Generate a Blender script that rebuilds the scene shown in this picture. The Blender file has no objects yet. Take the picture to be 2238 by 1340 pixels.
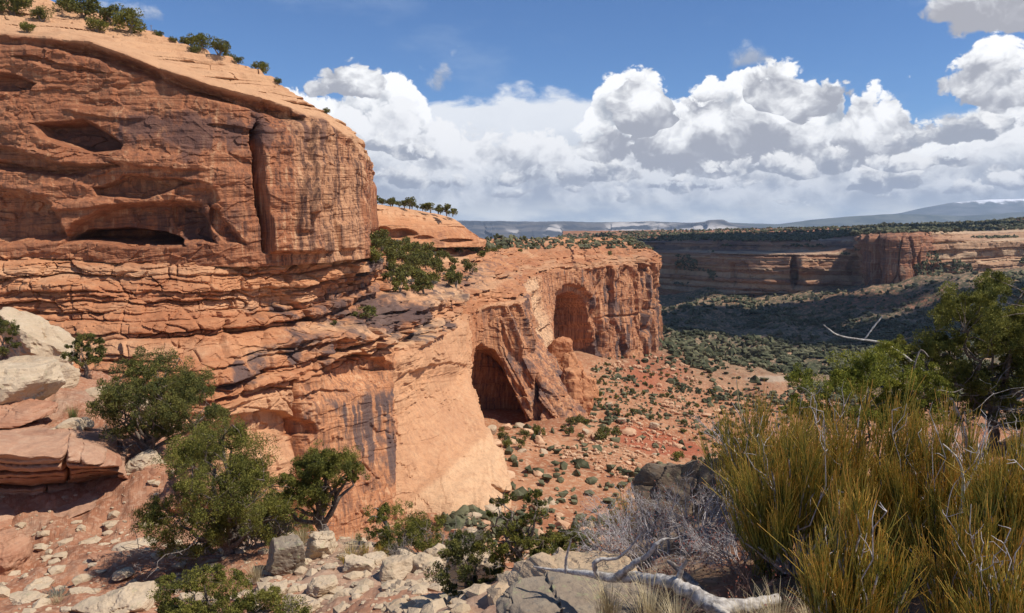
import bpy, math, random
import numpy as np
from mathutils import Vector
R = math.radians
random.seed(7); rng = np.random.default_rng(7)
sc = bpy.context.scene
COL = sc.collection

# ------------------------------------------------------------------ camera
F, CX, CY, HOR = 1723.0, 1119.0, 670.0, 485.0
PITCH = math.atan((CY - HOR) / F)
cam = bpy.data.cameras.new('camera'); camo = bpy.data.objects.new('camera', cam); COL.objects.link(camo)
cam.sensor_width = 36; cam.lens = 36 * F / 2238.0
cam.clip_start = 0.1; cam.clip_end = 80000
camo.rotation_euler = (R(90) - PITCH, 0, 0)
sc.camera = camo
sc.view_settings.view_transform = 'Standard'; sc.view_settings.look = 'None'
sc.view_settings.exposure = 0.08; sc.view_settings.gamma = 1.0
sc.cycles.max_bounces = 6; sc.cycles.diffuse_bounces = 3; sc.cycles.transparent_max_bounces = 12
sc.cycles.volume_bounces = 0

# ------------------------------------------------------------------ sun
SUN_AZ, SUN_EL = R(106), R(54)          # azimuth clockwise from the view direction (+Y)
SD = Vector((math.sin(SUN_AZ) * math.cos(SUN_EL), math.cos(SUN_AZ) * math.cos(SUN_EL), math.sin(SUN_EL)))
sl = bpy.data.lights.new('sun', 'SUN'); sl.energy = 5.0; sl.angle = R(0.53); sl.color = (1.0, 0.945, 0.86)
so = bpy.data.objects.new('sun', sl); COL.objects.link(so)
so.rotation_euler = SD.to_track_quat('Z', 'Y').to_euler(); so.location = (60, -40, 120)

# ------------------------------------------------------------------ node helper
class NT:
    def __init__(s, tree): s.t = tree; s.n = tree.nodes; s.l = tree.links
    def add(s, kind, **kw):
        nd = s.n.new(kind)
        for k, v in kw.items(): setattr(nd, k, v)
        return nd
    def link(s, a, b): s.l.new(a, b)
    def put(s, sock, v):
        if v is None: return
        if isinstance(v, (int, float)):
            if sock.type in ('RGBA',): sock.default_value = (v, v, v, 1)
            elif sock.type == 'VECTOR': sock.default_value = (v, v, v)
            else: sock.default_value = v
        elif isinstance(v, (tuple, list)):
            sock.default_value = tuple(v) if sock.type != 'RGBA' or len(v) == 4 else (*v, 1)
        else: s.l.new(v, sock)
    def math(s, op, a, b=None, c=None, clamp=False):
        nd = s.add('ShaderNodeMath', operation=op); nd.use_clamp = clamp
        s.put(nd.inputs[0], a)
        if b is not None: s.put(nd.inputs[1], b)
        if c is not None: s.put(nd.inputs[2], c)
        return nd.outputs[0]
    def vmath(s, op, a, b=None):
        nd = s.add('ShaderNodeVectorMath', operation=op); s.put(nd.inputs[0], a)
        if b is not None: s.put(nd.inputs[1], b)
        return nd.outputs['Value'] if op in ('DOT_PRODUCT', 'LENGTH') else nd.outputs[0]
    def mix(s, f, a, b, mode='MIX'):
        nd = s.add('ShaderNodeMix', data_type='RGBA', blend_type=mode); nd.clamp_factor = True
        s.put(nd.inputs[0], f); s.put(nd.inputs[6], a); s.put(nd.inputs[7], b); return nd.outputs[2]
    def sstep(s, v, lo, hi, a=0.0, b=1.0):
        nd = s.add('ShaderNodeMapRange', interpolation_type='SMOOTHSTEP')
        s.put(nd.inputs[0], v); s.put(nd.inputs[1], lo); s.put(nd.inputs[2], hi); s.put(nd.inputs[3], a); s.put(nd.inputs[4], b)
        return nd.outputs[0]
    def lin(s, v, lo, hi, a=0.0, b=1.0):
        nd = s.add('ShaderNodeMapRange'); s.put(nd.inputs[0], v)
        for i, q in enumerate((lo, hi, a, b)): s.put(nd.inputs[i + 1], q)
        return nd.outputs[0]
    def comb(s, x, y, z):
        nd = s.add('ShaderNodeCombineXYZ'); s.put(nd.inputs[0], x); s.put(nd.inputs[1], y); s.put(nd.inputs[2], z); return nd.outputs[0]
    def sep(s, v):
        nd = s.add('ShaderNodeSeparateXYZ'); s.put(nd.inputs[0], v); return nd.outputs
    def scale(s, v, xyz):
        return s.vmath('MULTIPLY', v, tuple(xyz))
    def noise(s, v, scale=1.0, detail=4, rough=0.55, dist=0.0, typ='FBM', out=0):
        nd = s.add('ShaderNodeTexNoise', noise_type=typ); nd.normalize = True
        s.put(nd.inputs['Vector'], v); s.put(nd.inputs['Scale'], scale); s.put(nd.inputs['Detail'], detail)
        s.put(nd.inputs['Roughness'], rough); s.put(nd.inputs['Distortion'], dist); return nd.outputs[out]
    def vor(s, v, scale=1.0, feature='F1', detail=0, rough=0.5, out='Distance', smooth=None):
        nd = s.add('ShaderNodeTexVoronoi', feature=feature)
        s.put(nd.inputs['Vector'], v); s.put(nd.inputs['Scale'], scale)
        if detail: s.put(nd.inputs['Detail'], detail); s.put(nd.inputs['Roughness'], rough)
        if smooth is not None: s.put(nd.inputs['Smoothness'], smooth)
        return nd.outputs[out]
    def ramp(s, v, stops, interp='LINEAR'):
        nd = s.add('ShaderNodeValToRGB'); cr = nd.color_ramp; cr.interpolation = interp
        while len(cr.elements) < len(stops): cr.elements.new(0.5)
        for e, (p, c) in zip(cr.elements, stops): e.position = p; e.color = (*c, 1) if len(c) == 3 else c
        s.put(nd.inputs[0], v); return nd.outputs[0]
    def attr(s, name, out=2):
        nd = s.add('ShaderNodeAttribute', attribute_name=name); return nd.outputs[out]
    def curve(s, v, pts):
        nd = s.add('ShaderNodeFloatCurve'); cm = nd.mapping; c = cm.curves[0]
        cm.clip_min_x = 0; cm.clip_max_x = 1; cm.clip_min_y = 0; cm.clip_max_y = 1
        c.points[0].location = pts[0]; c.points[1].location = pts[-1]
        for p in pts[1:-1]: c.points.new(*p)
        [setattr(p, 'handle_type', 'AUTO_CLAMPED') for p in c.points]; cm.update(); s.put(nd.inputs['Value'], v); return nd.outputs[0]

# ------------------------------------------------------------------ world: sky with a deck of cumulus
w = bpy.data.worlds.new('World'); sc.world = w; w.use_nodes = True
def build_world():
    t = NT(w.node_tree); t.n.clear()
    out = t.add('ShaderNodeOutputWorld'); bg = t.add('ShaderNodeBackground'); t.link(bg.outputs[0], out.inputs[0])
    sky = t.add('ShaderNodeTexSky', sky_type='NISHITA'); sky.sun_disc = False
    sky.sun_elevation = SUN_EL; sky.sun_rotation = SUN_AZ; sky.altitude = 1900; sky.air_density = 1.0; sky.dust_density = 0.35; sky.ozone_density = 1.3
    base = t.mix(1.0, sky.outputs[0], (0.056, 0.080, 0.110), 'MULTIPLY')
    d = t.add('ShaderNodeTexCoord').outputs['Generated']
    x, y, z = t.sep(d)
    az = t.math('ARCTAN2', x, y); el = t.math('ARCSINE', z)
    def a_of(px): return math.atan((px - CX) / F)
    def e_of(py): return math.atan((CY - py) / F) - PITCH if False else math.atan((HOR - py) / F)
    u = t.lin(az, -0.75, 0.75)
    def contour(pts):       # pts (px, py) of the cloud tops: azimuth -> elevation
        q = [((a_of(px) + 0.75) / 1.5, max(0.0, e_of(py) / 0.35)) for px, py in pts]
        return t.math('MULTIPLY', t.curve(u, q), 0.35)
    def billow(p, scale):
        v = t.add('ShaderNodeTexVoronoi', feature='F1', voronoi_dimensions='2D')
        t.put(v.inputs['Vector'], p); v.inputs['Scale'].default_value = scale; v.inputs['Detail'].default_value = 3.4
        v.inputs['Roughness'].default_value = 0.52; v.inputs['Lacunarity'].default_value = 2.3
        return v.outputs['Distance']
    def n2(p, scale, det, rough=0.55, out=0):
        v = t.add('ShaderNodeTexNoise', noise_dimensions='2D'); t.put(v.inputs['Vector'], p)
        v.inputs['Scale'].default_value = scale; v.inputs['Detail'].default_value = det; v.inputs['Roughness'].default_value = rough
        return v.outputs[out]
    def coords(seed, strx=1.0, sc_=10):
        p = t.comb(t.math('MULTIPLY_ADD', az, strx, seed), t.math('MULTIPLY_ADD', el, 1.25, seed * 0.37), 0.0)
        wv = t.vmath('SUBTRACT', n2(p, sc_ * 0.9, 5, 0.58, 1), (0.5, 0.5, 0.5))
        return t.vmath('ADD', p, t.scale(wv, (0.55 / sc_,) * 3))
    def body(col, hgt0, liton, seed, sc_, amp, soft, white, grey, relief, strx=1.0, opac=1.0):
        """hgt0: signed height field of the cloud (before billows); liton: 1 sunlit top .. 0 grey base"""
        p2 = coords(seed, strx, sc_)
        b1 = billow(p2, sc_); b2 = billow(t.vmath('ADD', p2, (0.16 / sc_, 0.34 / sc_, 0)), sc_)
        fine = n2(p2, sc_ * 4.5, 5, 0.62)
        hgt = t.math('MULTIPLY_ADD', t.math('SUBTRACT', 0.5, b1), amp, hgt0)
        hgt = t.math('MULTIPLY_ADD', t.math('SUBTRACT', fine, 0.5), amp * 0.62, hgt)
        alpha = t.math('MULTIPLY', t.sstep(hgt, 0.0, soft), opac)
        rel = t.math('MULTIPLY', t.math('SUBTRACT', b2, b1), relief)
        big = t.math('MULTIPLY', t.math('SUBTRACT', n2(p2, sc_ * 0.5, 3), 0.5), 1.3)
        lit = t.math('ADD', t.math('ADD', liton(hgt), rel), big)
        lit = t.math('MULTIPLY_ADD', t.math('SUBTRACT', fine, 0.5), 0.4, lit)
        return t.mix(alpha, col, t.mix(t.sstep(lit, -0.15, 1.05), grey, white))
    def layer(col, cont, seed, sc_, amp, soft, h, white, grey, relief, strx=1.0, opac=1.0):
        return body(col, t.math('SUBTRACT', cont, el), lambda hg: t.math('SUBTRACT', 1.0, t.math('DIVIDE', hg, h)), seed, sc_, amp, soft, white, grey, relief, strx, opac)
    def puffs(col, lst, seed, sc_, amp, soft, white, grey, relief, opac=1.0, low=0.35, k=0.035):
        bl = None
        wn = n2(t.comb(t.math('MULTIPLY_ADD', az, 1.0, seed * 1.7), t.math('MULTIPLY', el, 1.3), 0.0), 7.5, 3, 0.55, 1)
        wx, wy, wz_ = t.sep(t.vmath('SUBTRACT', wn, (0.5, 0.5, 0.5)))
        az0, el0 = az, el
        def A_(): return t.math('MULTIPLY_ADD', wx, 0.16, az0)
        def E_(): return t.math('MULTIPLY_ADD', wy, 0.055, el0)
        aw, ew = A_(), E_()
        for px, py, rx, ry in lst:      # py is the flat base line
            da = t.math('MULTIPLY', t.math('SUBTRACT', aw, a_of(px)), F / rx)
            de = t.math('MULTIPLY', t.math('SUBTRACT', ew, e_of(py)), F / ry)
            dq = t.math('MAXIMUM', de, t.math('DIVIDE', de, -low))
            r = t.math('SQRT', t.math('ADD', t.math('MULTIPLY', da, da), t.math('MULTIPLY', dq, dq)))
            v = t.math('MULTIPLY', t.math('SUBTRACT', 1.0, r), ry / F)
            s_ = de
            if bl is None: bl, sv = v, s_
            else:
                g = t.math('GREATER_THAN', v, bl)
                sv = t.math('ADD', t.math('MULTIPLY', g, s_), t.math('MULTIPLY', t.math('SUBTRACT', 1.0, g), sv)); bl = t.math('MAXIMUM', bl, v)
        return body(col, bl, lambda hg: t.math('MULTIPLY_ADD', sv, 1.15, 0.02), seed, sc_, amp, soft, white, grey, relief, opac=opac)
    W = (1.06, 1.06, 1.06)
    veil = n2(t.comb(t.math('MULTIPLY', az, 2.0), t.math('MULTIPLY', el, 6.0), 0.0), 2.2, 5, 0.6)
    col = t.mix(t.math('MULTIPLY', t.sstep(veil, 0.52, 0.8), 0.18), base, (0.5, 0.6, 0.75))
    # soft bright sheet behind
    c0 = contour([(-300, 330), (300, 300), (520, 260), (640, 200), (720, 215), (900, 215), (1000, 190), (1150, 188), (1290, 195), (1400, 220), (1750, 260), (1900, 285), (2050, 280), (2238, 240), (2600, 200)])
    col = layer(col, c0, 11.0, 9.0, 0.03, 0.014, 0.16, (0.84, 0.87, 0.92), (0.50, 0.56, 0.66), 0.4, strx=0.6)
    # tall cumulus tops
    c1 = contour([(-300, 420), (300, 400), (560, 300), (600, 225), (650, 190), (720, 185), (755, 155), (820, 150), (880, 165), (930, 215), (1000, 270), (1120, 300), (1240, 290), (1285, 230), (1300, 165), (1340, 140), (1400, 135), (1440, 165), (1500, 178), (1580, 155), (1680, 155), (1780, 165), (1825, 190), (1850, 260), (1875, 225), (1940, 220), (1985, 250), (2020, 300), (2090, 270), (2160, 200), (2238, 160), (2500, 120)])
    col = layer(col, c1, 2.3, 12.0, 0.042, 0.008, 0.15, W, (0.42, 0.45, 0.51), 1.3)
    # cloud in the upper right corner and loose scraps
    col = puffs(col, [(2230, 105, 190, 150), (2050, 8, 120, 30), (2120, 110, 70, 30)], 5.1, 14.0, 0.03, 0.012, (0.92, 0.93, 0.95), (0.42, 0.42, 0.46), 1.3, low=0.4)
    col = puffs(col, [(985, 165, 40, 60), (950, 180, 40, 30), (1635, 160, 50, 60), (370, 95, 90, 50), (1930, 140, 25, 25), (2030, 200, 55, 20)], 15.1, 22.0, 0.030, 0.03, (0.72, 0.75, 0.80), (0.40, 0.43, 0.50), 0.8, opac=0.75, low=0.5)
    # middle rows
    c2 = contour([(-300, 440), (500, 430), (700, 320), (760, 225), (860, 215), (960, 245), (1040, 250), (1130, 250), (1220, 270), (1270, 310), (1330, 290), (1400, 290), (1480, 270), (1560, 270), (1640, 260), (1750, 270), (1800, 290), (1880, 330), (1960, 320), (2050, 310), (2130, 270), (2238, 230), (2500, 220)])
    col = layer(col, c2, 7.7, 13.0, 0.045, 0.012, 0.11, (0.98, 0.98, 0.99), (0.42, 0.44, 0.50), 1.35)
    col = puffs(col, [(1560, 345, 250, 150), (1330, 345, 95, 110), (1720, 250, 120, 110), (800, 215, 80, 85), (1910, 345, 110, 130), (2190, 245, 130, 110), (1400, 260, 90, 120)], 4.4, 13.0, 0.038, 0.008, W, (0.40, 0.41, 0.46), 1.25)
    c3 = contour([(-300, 460), (600, 440), (760, 350), (830, 310), (900, 320), (990, 360), (1080, 330), (1180, 350), (1270, 380), (1350, 350), (1430, 360), (1500, 355), (1600, 360), (1700, 345), (1800, 355), (1900, 360), (2000, 355), (2100, 340), (2238, 320), (2500, 300)])
    col = layer(col, c3, 9.2, 17.0, 0.036, 0.014, 0.055, (0.88, 0.89, 0.91), (0.43, 0.46, 0.53), 1.2)
    col = puffs(col, [(1760, 360, 90, 60), (1650, 375, 120, 50), (2080, 330, 120, 60), (1180, 395, 90, 50), (1320, 398, 90, 45), (900, 405, 140, 40), (2020, 385, 130, 45), (1900, 415, 100, 50), (1460, 420, 70, 35), (1170, 432, 120, 25), (2190, 415, 110, 40), (860, 350, 90, 40), (1050, 440, 90, 20), (1560, 425, 100, 28), (1680, 445, 130, 22), (1330, 440, 70, 18), (820, 445, 90, 26), (2060, 440, 120, 24)], 3.3, 19.0, 0.020, 0.006, (1.0, 0.99, 0.98), (0.37, 0.39, 0.45), 1.3)
    # rain curtains and bright haze low down
    rn = n2(t.comb(t.math('MULTIPLY', az, 3.0), t.math('MULTIPLY', el, 9.0), 1.0), 2.4, 5, 0.55)
    low = t.math('MULTIPLY', t.sstep(el, e_of(482), e_of(415), 1.0, 0.0), 0.88)
    hc = t.mix(t.sstep(rn, 0.32, 0.66), (0.46, 0.56, 0.70), (0.92, 0.95, 0.96))
    col = t.mix(low, col, hc)
    t.link(col, bg.inputs[0]); bg.inputs[1].default_value = 1.0
    w.cycles.sampling_method = 'MANUAL'; w.cycles.sample_map_resolution = 512
build_world()

# ------------------------------------------------------------------ picture <-> world (metres; the eye is at the origin, horizon at z 0)
def ray(px, py):
    xx = (np.asarray(px, float) - CX) / F; yu = (CY - np.asarray(py, float)) / F
    dy = math.cos(PITCH) + yu * math.sin(PITCH); dz = -math.sin(PITCH) + yu * math.cos(PITCH)
    return xx / dy, dz / dy
def P(px, py, Y):
    a, b = ray(px, py); return (float(a) * Y, float(Y), float(b) * Y)
def PZ(px, Y, z):
    """point at depth Y and height z under picture column px"""
    D = Y * math.cos(PITCH) - z * math.sin(PITCH)
    return ((px - CX) / F * D, float(Y), float(z))
def proj(p):
    x, y, z = p[..., 0], p[..., 1], p[..., 2]
    D = y * math.cos(PITCH) - z * math.sin(PITCH); D = np.where(D < 0.1, 0.1, D)
    U = y * math.sin(PITCH) + z * math.cos(PITCH)
    return CX + F * x / D, CY - F * U / D

# ------------------------------------------------------------------ numpy noise
def _h(ix, iy, iz, seed):
    h = (ix.astype(np.int64) * 374761393 + iy.astype(np.int64) * 668265263 + iz.astype(np.int64) * 2147483647 + seed * 974634777) & 0xFFFFFFFF
    h = ((h ^ (h >> 13)) * 1274126177) & 0xFFFFFFFF
    h = ((h ^ (h >> 16)) * 2246822519) & 0xFFFFFFFF
    return ((h ^ (h >> 15)) & 0xFFFFFF) / float(0xFFFFFF)
def vn(x, y, z, seed=0):
    x, y, z = np.broadcast_arrays(x, y, z)
    fx, fy, fz = np.floor(x), np.floor(y), np.floor(z); tx, ty, tz = x - fx, y - fy, z - fz
    tx = tx * tx * (3 - 2 * tx); ty = ty * ty * (3 - 2 * ty); tz = tz * tz * (3 - 2 * tz)
    r = 0
    for i in (0, 1):
        wx = tx if i else 1 - tx
        for j in (0, 1):
            wy = ty if j else 1 - ty
            for k in (0, 1):
                r = r + wx * wy * (tz if k else 1 - tz) * _h(fx + i, fy + j, fz + k, seed)
    return r * 2 - 1
def fbm(x, y, z, octv=4, seed=0, gain=0.5):
    a, s, r = 1.0, 1.0, 0
    for o in range(octv):
        r = r + a * vn(x * s + o * 17.3, y * s, z * s, seed + o); s *= 2.03; a *= gain
    return r
def ridged(x, y, z, octv=4, seed=0):
    a, s, r = 1.0, 1.0, 0
    for o in range(octv):
        r = r + a * (1 - 2 * np.abs(vn(x * s, y * s, z * s, seed + o))); s *= 2.07; a *= 0.5
    return r
def worley(x, y, seed=0, jit=0.9):
    fx, fy = np.floor(x), np.floor(y); f1 = np.full(x.shape, 9.0); f2 = f1.copy(); cid = np.zeros(x.shape)
    for i in (-1, 0, 1):
        for j in (-1, 0, 1):
            cx, cy = fx + i, fy + j
            qx = cx + 0.5 + jit * (_h(cx, cy, cx * 0, seed) - 0.5); qy = cy + 0.5 + jit * (_h(cx, cy, cx * 0 + 1, seed) - 0.5)
            d = np.hypot(x - qx, y - qy); idv = _h(cx, cy, cx * 0 + 2, seed)
            n1 = d < f1; f2 = np.where(n1, f1, np.minimum(f2, d)); cid = np.where(n1, idv, cid); f1 = np.where(n1, d, f1)
    return f1, f2, cid
def ss(x, lo, hi):
    t = np.clip((x - lo) / (hi - lo), 0, 1); return t * t * (3 - 2 * t)
def polysd(X, Y, poly):
    """signed distance to a polygon, negative inside"""
    poly = np.array(poly, float); d = np.full(X.shape, 1e9); ins = np.zeros(X.shape, bool); n = len(poly)
    for i in range(n):
        ax, ay = poly[i]; bx, by = poly[(i + 1) % n]; ex, ey = bx - ax, by - ay
        tt = np.clip(((X - ax) * ex + (Y - ay) * ey) / (ex * ex + ey * ey + 1e-9), 0, 1)
        d = np.minimum(d, np.hypot(X - ax - tt * ex, Y - ay - tt * ey))
        c = ((ay > Y) != (by > Y)) & (X < ex * (Y - ay) / (ey if abs(ey) > 1e-9 else 1e-9) + ax); ins ^= c
    return np.where(ins, -d, d)

# ------------------------------------------------------------------ meshes
def mesh(name, V, Fc, mat, smooth=False, parent=None, attrs=None, mats=None, mi=None):
    me = bpy.data.meshes.new(name); V = np.asarray(V, np.float32).reshape(-1, 3)
    Fc = np.asarray(Fc, np.int32); k = Fc.shape[1]
    me.vertices.add(len(V)); me.vertices.foreach_set('co', V.ravel())
    me.loops.add(Fc.size); me.loops.foreach_set('vertex_index', Fc.ravel())
    me.polygons.add(len(Fc)); me.polygons.foreach_set('loop_start', np.arange(0, Fc.size, k, dtype=np.int32))
    me.polygons.foreach_set('loop_total', np.full(len(Fc), k, np.int32))
    me.polygons.foreach_set('use_smooth', np.full(len(Fc), bool(smooth)))
    for m in (mats or [mat]): me.materials.append(m)
    if mi is not None: me.polygons.foreach_set('material_index', np.asarray(mi, np.int32))
    for k2, v in (attrs or {}).items():
        a = me.attributes.new(k2, 'FLOAT', 'POINT'); a.data.foreach_set('value', np.asarray(v, np.float32).ravel())
    me.update(calc_edges=True)
    o = bpy.data.objects.new(name, me); COL.objects.link(o)
    if parent is not None: o.parent = parent
    return o
def gridfaces(n, m, flip=False):
    i = np.arange(n * m).reshape(n, m); a, b, c, d = i[:-1, :-1], i[:-1, 1:], i[1:, 1:], i[1:, :-1]
    q = np.stack([a, b, c, d] if not flip else [a, d, c, b], -1).reshape(-1, 4); return q
def tag(o, label=None, cat=None, group=None, kind=None):
    if label: o['label'] = label
    if cat: o['category'] = cat
    if group: o['group'] = group
    if kind: o['kind'] = kind
    return o


# ------------------------------------------------------------------ materials
def newmat(name):
    m = bpy.data.materials.new(name); m.use_nodes = True; t = NT(m.node_tree); t.n.clear()
    out = t.add('ShaderNodeOutputMaterial'); b = t.add('ShaderNodeBsdfPrincipled'); t.link(b.outputs[0], out.inputs[0])
    b.inputs['Roughness'].default_value = 0.9; b.inputs['Specular IOR Level'].default_value = 0.15
    return m, t, b
def bump(t, b, h, dist, strength=1.0):
    nd = t.add('ShaderNodeBump'); nd.inputs['Distance'].default_value = dist; nd.inputs['Strength'].default_value = strength
    t.put(nd.inputs['Height'], h); t.link(nd.outputs[0], b.inputs['Normal'])
def rock_mat(name, c1, c2, cp, cv, fine=1.0, strata=1.0, streak=0.5, bmp=0.25, spots=0.0):
    """c1/c2 two rock tones, cp pale tone, cv desert varnish and painted shade tone; attributes varn, pale, red, grn set on the mesh"""
    m, t, b = newmat(name)
    p = t.add('ShaderNodeNewGeometry').outputs['Position']; x, y, z = t.sep(p)
    big = t.noise(p, 0.05 * fine, 5, 0.6)
    wz = t.math('MULTIPLY_ADD', t.noise(p, 0.03 * fine, 3), 4.0 / fine, z)
    st = t.noise(t.comb(t.math('MULTIPLY', x, 0.035 * fine), t.math('MULTIPLY', y, 0.035 * fine), t.math('MULTIPLY', wz, 0.9 * fine)), 1.0, 6, 0.62)
    st2 = t.noise(t.comb(t.math('MULTIPLY', x, 0.08 * fine), t.math('MULTIPLY', y, 0.08 * fine), t.math('MULTIPLY', wz, 4.0 * fine)), 1.0, 4, 0.6)
    f = t.math('ADD', t.math('MULTIPLY', t.sstep(st, 0.35, 0.65), 0.55 * strata), t.math('MULTIPLY', t.sstep(big, 0.35, 0.65), 1 - 0.55 * strata))
    c = t.mix(f, c1, c2)
    c = t.mix(t.math('MULTIPLY', t.sstep(st2, 0.5, 0.75), 0.45 * strata), c, tuple(q * 0.62 for q in c1))
    c = t.mix(t.math('MULTIPLY', t.sstep(st2, 0.5, 0.28), 0.35 * strata), c, cp)
    pt = t.noise(p, 0.35 * fine, 6, 0.65)
    c = t.mix(t.math('MULTIPLY', t.sstep(pt, 0.5, 0.75), 0.35), c, cp)
    c = t.mix(t.math('MULTIPLY', t.sstep(pt, 0.48, 0.3), 0.30), c, tuple(q * 0.6 for q in c2))
    c = t.mix(t.math('MULTIPLY', t.attr('pale'), t.sstep(pt, 0.2, 0.55, 0.55, 1.0)), c, cp)
    c = t.mix(t.math('MULTIPLY', t.attr('red'), 0.9), c, (0.33, 0.085, 0.038))
    # streaks running down the face
    sn = t.noise(t.comb(t.math('MULTIPLY', x, 0.9 * fine), t.math('MULTIPLY', y, 0.9 * fine), t.math('MULTIPLY', z, 0.045 * fine)), 1.0, 5, 0.7)
    sn2 = t.noise(t.comb(t.math('MULTIPLY', x, 2.4 * fine), t.math('MULTIPLY', y, 2.4 * fine), t.math('MULTIPLY', z, 0.10 * fine)), 1.0, 3, 0.6)
    sk = t.math('MULTIPLY', t.math('MAXIMUM', t.sstep(sn, 0.49, 0.60), t.math('MULTIPLY', t.sstep(sn2, 0.52, 0.62), 0.6)), t.attr('strk'))
    c = t.mix(t.math('MULTIPLY', sk, streak), c, cv)
    sp = t.math('MULTIPLY', t.sstep(sn, 0.44, 0.36), t.attr('strk'))
    c = t.mix(t.math('MULTIPLY', sp, 0.7), c, cp)
    vn_ = t.noise(p, 0.16 * fine, 8, 0.68)
    va = t.attr('varn')
    vm = t.sstep(t.math('ADD', vn_, t.math('MULTIPLY', va, 0.55)), 0.72, 0.92)
    c = t.mix(t.math('MULTIPLY', vm, 0.86), c, t.mix(t.noise(p, 1.2 * fine, 3), cv, tuple(q * 1.7 for q in cv)))
    if spots:
        lc = t.vor(p, 3.0 * fine, 'F1'); ln = t.noise(p, 1.1 * fine, 5, 0.7)
        c = t.mix(t.math('MULTIPLY', t.sstep(ln, 0.56, 0.68), spots), c, (0.30, 0.30, 0.16))
        c = t.mix(t.math('MULTIPLY', t.sstep(ln, 0.42, 0.33), spots), c, (0.16, 0.15, 0.13))
    gr = t.noise(p, 3.5 * fine, 4, 0.7)
    c = t.mix(t.math('MULTIPLY', t.sstep(gr, 0.45, 0.8), 0.30), c, tuple(q * 0.55 for q in c1))
    t.link(c, b.inputs['Base Color'])
    h = t.math('ADD', t.math('MULTIPLY', st2, 0.7 * strata), t.math('ADD', t.math('MULTIPLY', pt, 0.8), t.math('MULTIPLY', gr, 0.35)))
    bump(t, b, h, bmp, 0.9)
    return m
OR1, OR2 = (0.39, 0.155, 0.070), (0.52, 0.240, 0.113); PALE = (0.65, 0.42, 0.24); VARN = (0.058, 0.045, 0.046)
M_ENT = rock_mat('entrada_sandstone', (0.275, 0.098, 0.045), (0.40, 0.160, 0.076), (0.57, 0.33, 0.18), (0.085, 0.045, 0.036), 1.0, 0.6, 0.85, 0.5)
M_WIN = rock_mat('wingate_sandstone', OR1, OR2, PALE, VARN, 1.0, 0.45, 0.8, 0.35)
M_FAR = rock_mat('far_sandstone', (0.28, 0.110, 0.055), (0.37, 0.180, 0.095), (0.50, 0.34, 0.21), (0.10, 0.065, 0.055), 0.16, 1.2, 0.8, 2.0)
M_DOME = rock_mat('dome_sandstone', (0.44, 0.185, 0.085), (0.56, 0.27, 0.13), (0.62, 0.39, 0.22), (0.14, 0.07, 0.05), 0.5, 0.8, 0.5, 0.6)
M_NEAR = rock_mat('near_sandstone', (0.34, 0.15, 0.085), (0.46, 0.25, 0.15), (0.56, 0.40, 0.27), (0.11, 0.075, 0.065), 5.0, 0.9, 0.4, 0.05)
M_BOULD = rock_mat('pale_boulder', (0.42, 0.30, 0.19), (0.52, 0.40, 0.27), (0.64, 0.53, 0.39), (0.17, 0.12, 0.09), 4.0, 0.5, 0.3, 0.08, 0.35)
M_LICH = rock_mat('lichen_rock', (0.24, 0.18, 0.13), (0.30, 0.25, 0.18), (0.42, 0.38, 0.28), (0.10, 0.085, 0.08), 6.0, 0.3, 0.3, 0.05, 0.75)
def soil_mat(name, c1, c2, c3, fine=1.0, bmp=0.2, scrub=0.0):
    m, t, b = newmat(name); p = t.add('ShaderNodeNewGeometry').outputs['Position']
    a = t.noise(p, 0.06 * fine, 6, 0.62); d = t.noise(p, 0.7 * fine, 6, 0.7); e = t.vor(p, 1.3 * fine, 'F1', out='Color'); e1 = t.sep(e)[0]
    c = t.mix(t.sstep(a, 0.4, 0.62), c1, c2)
    c = t.mix(t.math('MULTIPLY', t.sstep(d, 0.5, 0.66), 0.6), c, c3)
    c = t.mix(t.math('MULTIPLY', t.math('GREATER_THAN', e1, 0.80), 0.55), c, c3)
    c = t.mix(t.math('MULTIPLY', t.sstep(d, 0.45, 0.3), 0.5), c, tuple(q * 0.6 for q in c1))
    c = t.mix(t.math('MULTIPLY', t.attr('pale'), 0.8), c, (0.40, 0.33, 0.24))
    c = t.mix(t.math('MULTIPLY', t.attr('red'), t.sstep(d, 0.2, 0.6, 1.0, 0.75)), c, (0.34, 0.085, 0.04))
    c = t.mix(t.math('MULTIPLY', t.attr('grn'), t.sstep(t.noise(p, 0.16 * fine, 6, 0.75), 0.36, 0.56)), c, (0.075, 0.082, 0.045))
    t.link(c, b.inputs['Base Color']); bump(t, b, t.math('ADD', d, t.math('MULTIPLY', e1, 0.4)), bmp)
    return m
M_TALUS = soil_mat('talus_soil', (0.33, 0.130, 0.062), (0.43, 0.205, 0.105), (0.50, 0.33, 0.20), 1.0, 0.4)
M_DIRT = soil_mat('red_dirt', (0.29, 0.130, 0.070), (0.37, 0.190, 0.110), (0.45, 0.28, 0.18), 9.0, 0.02)
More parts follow.
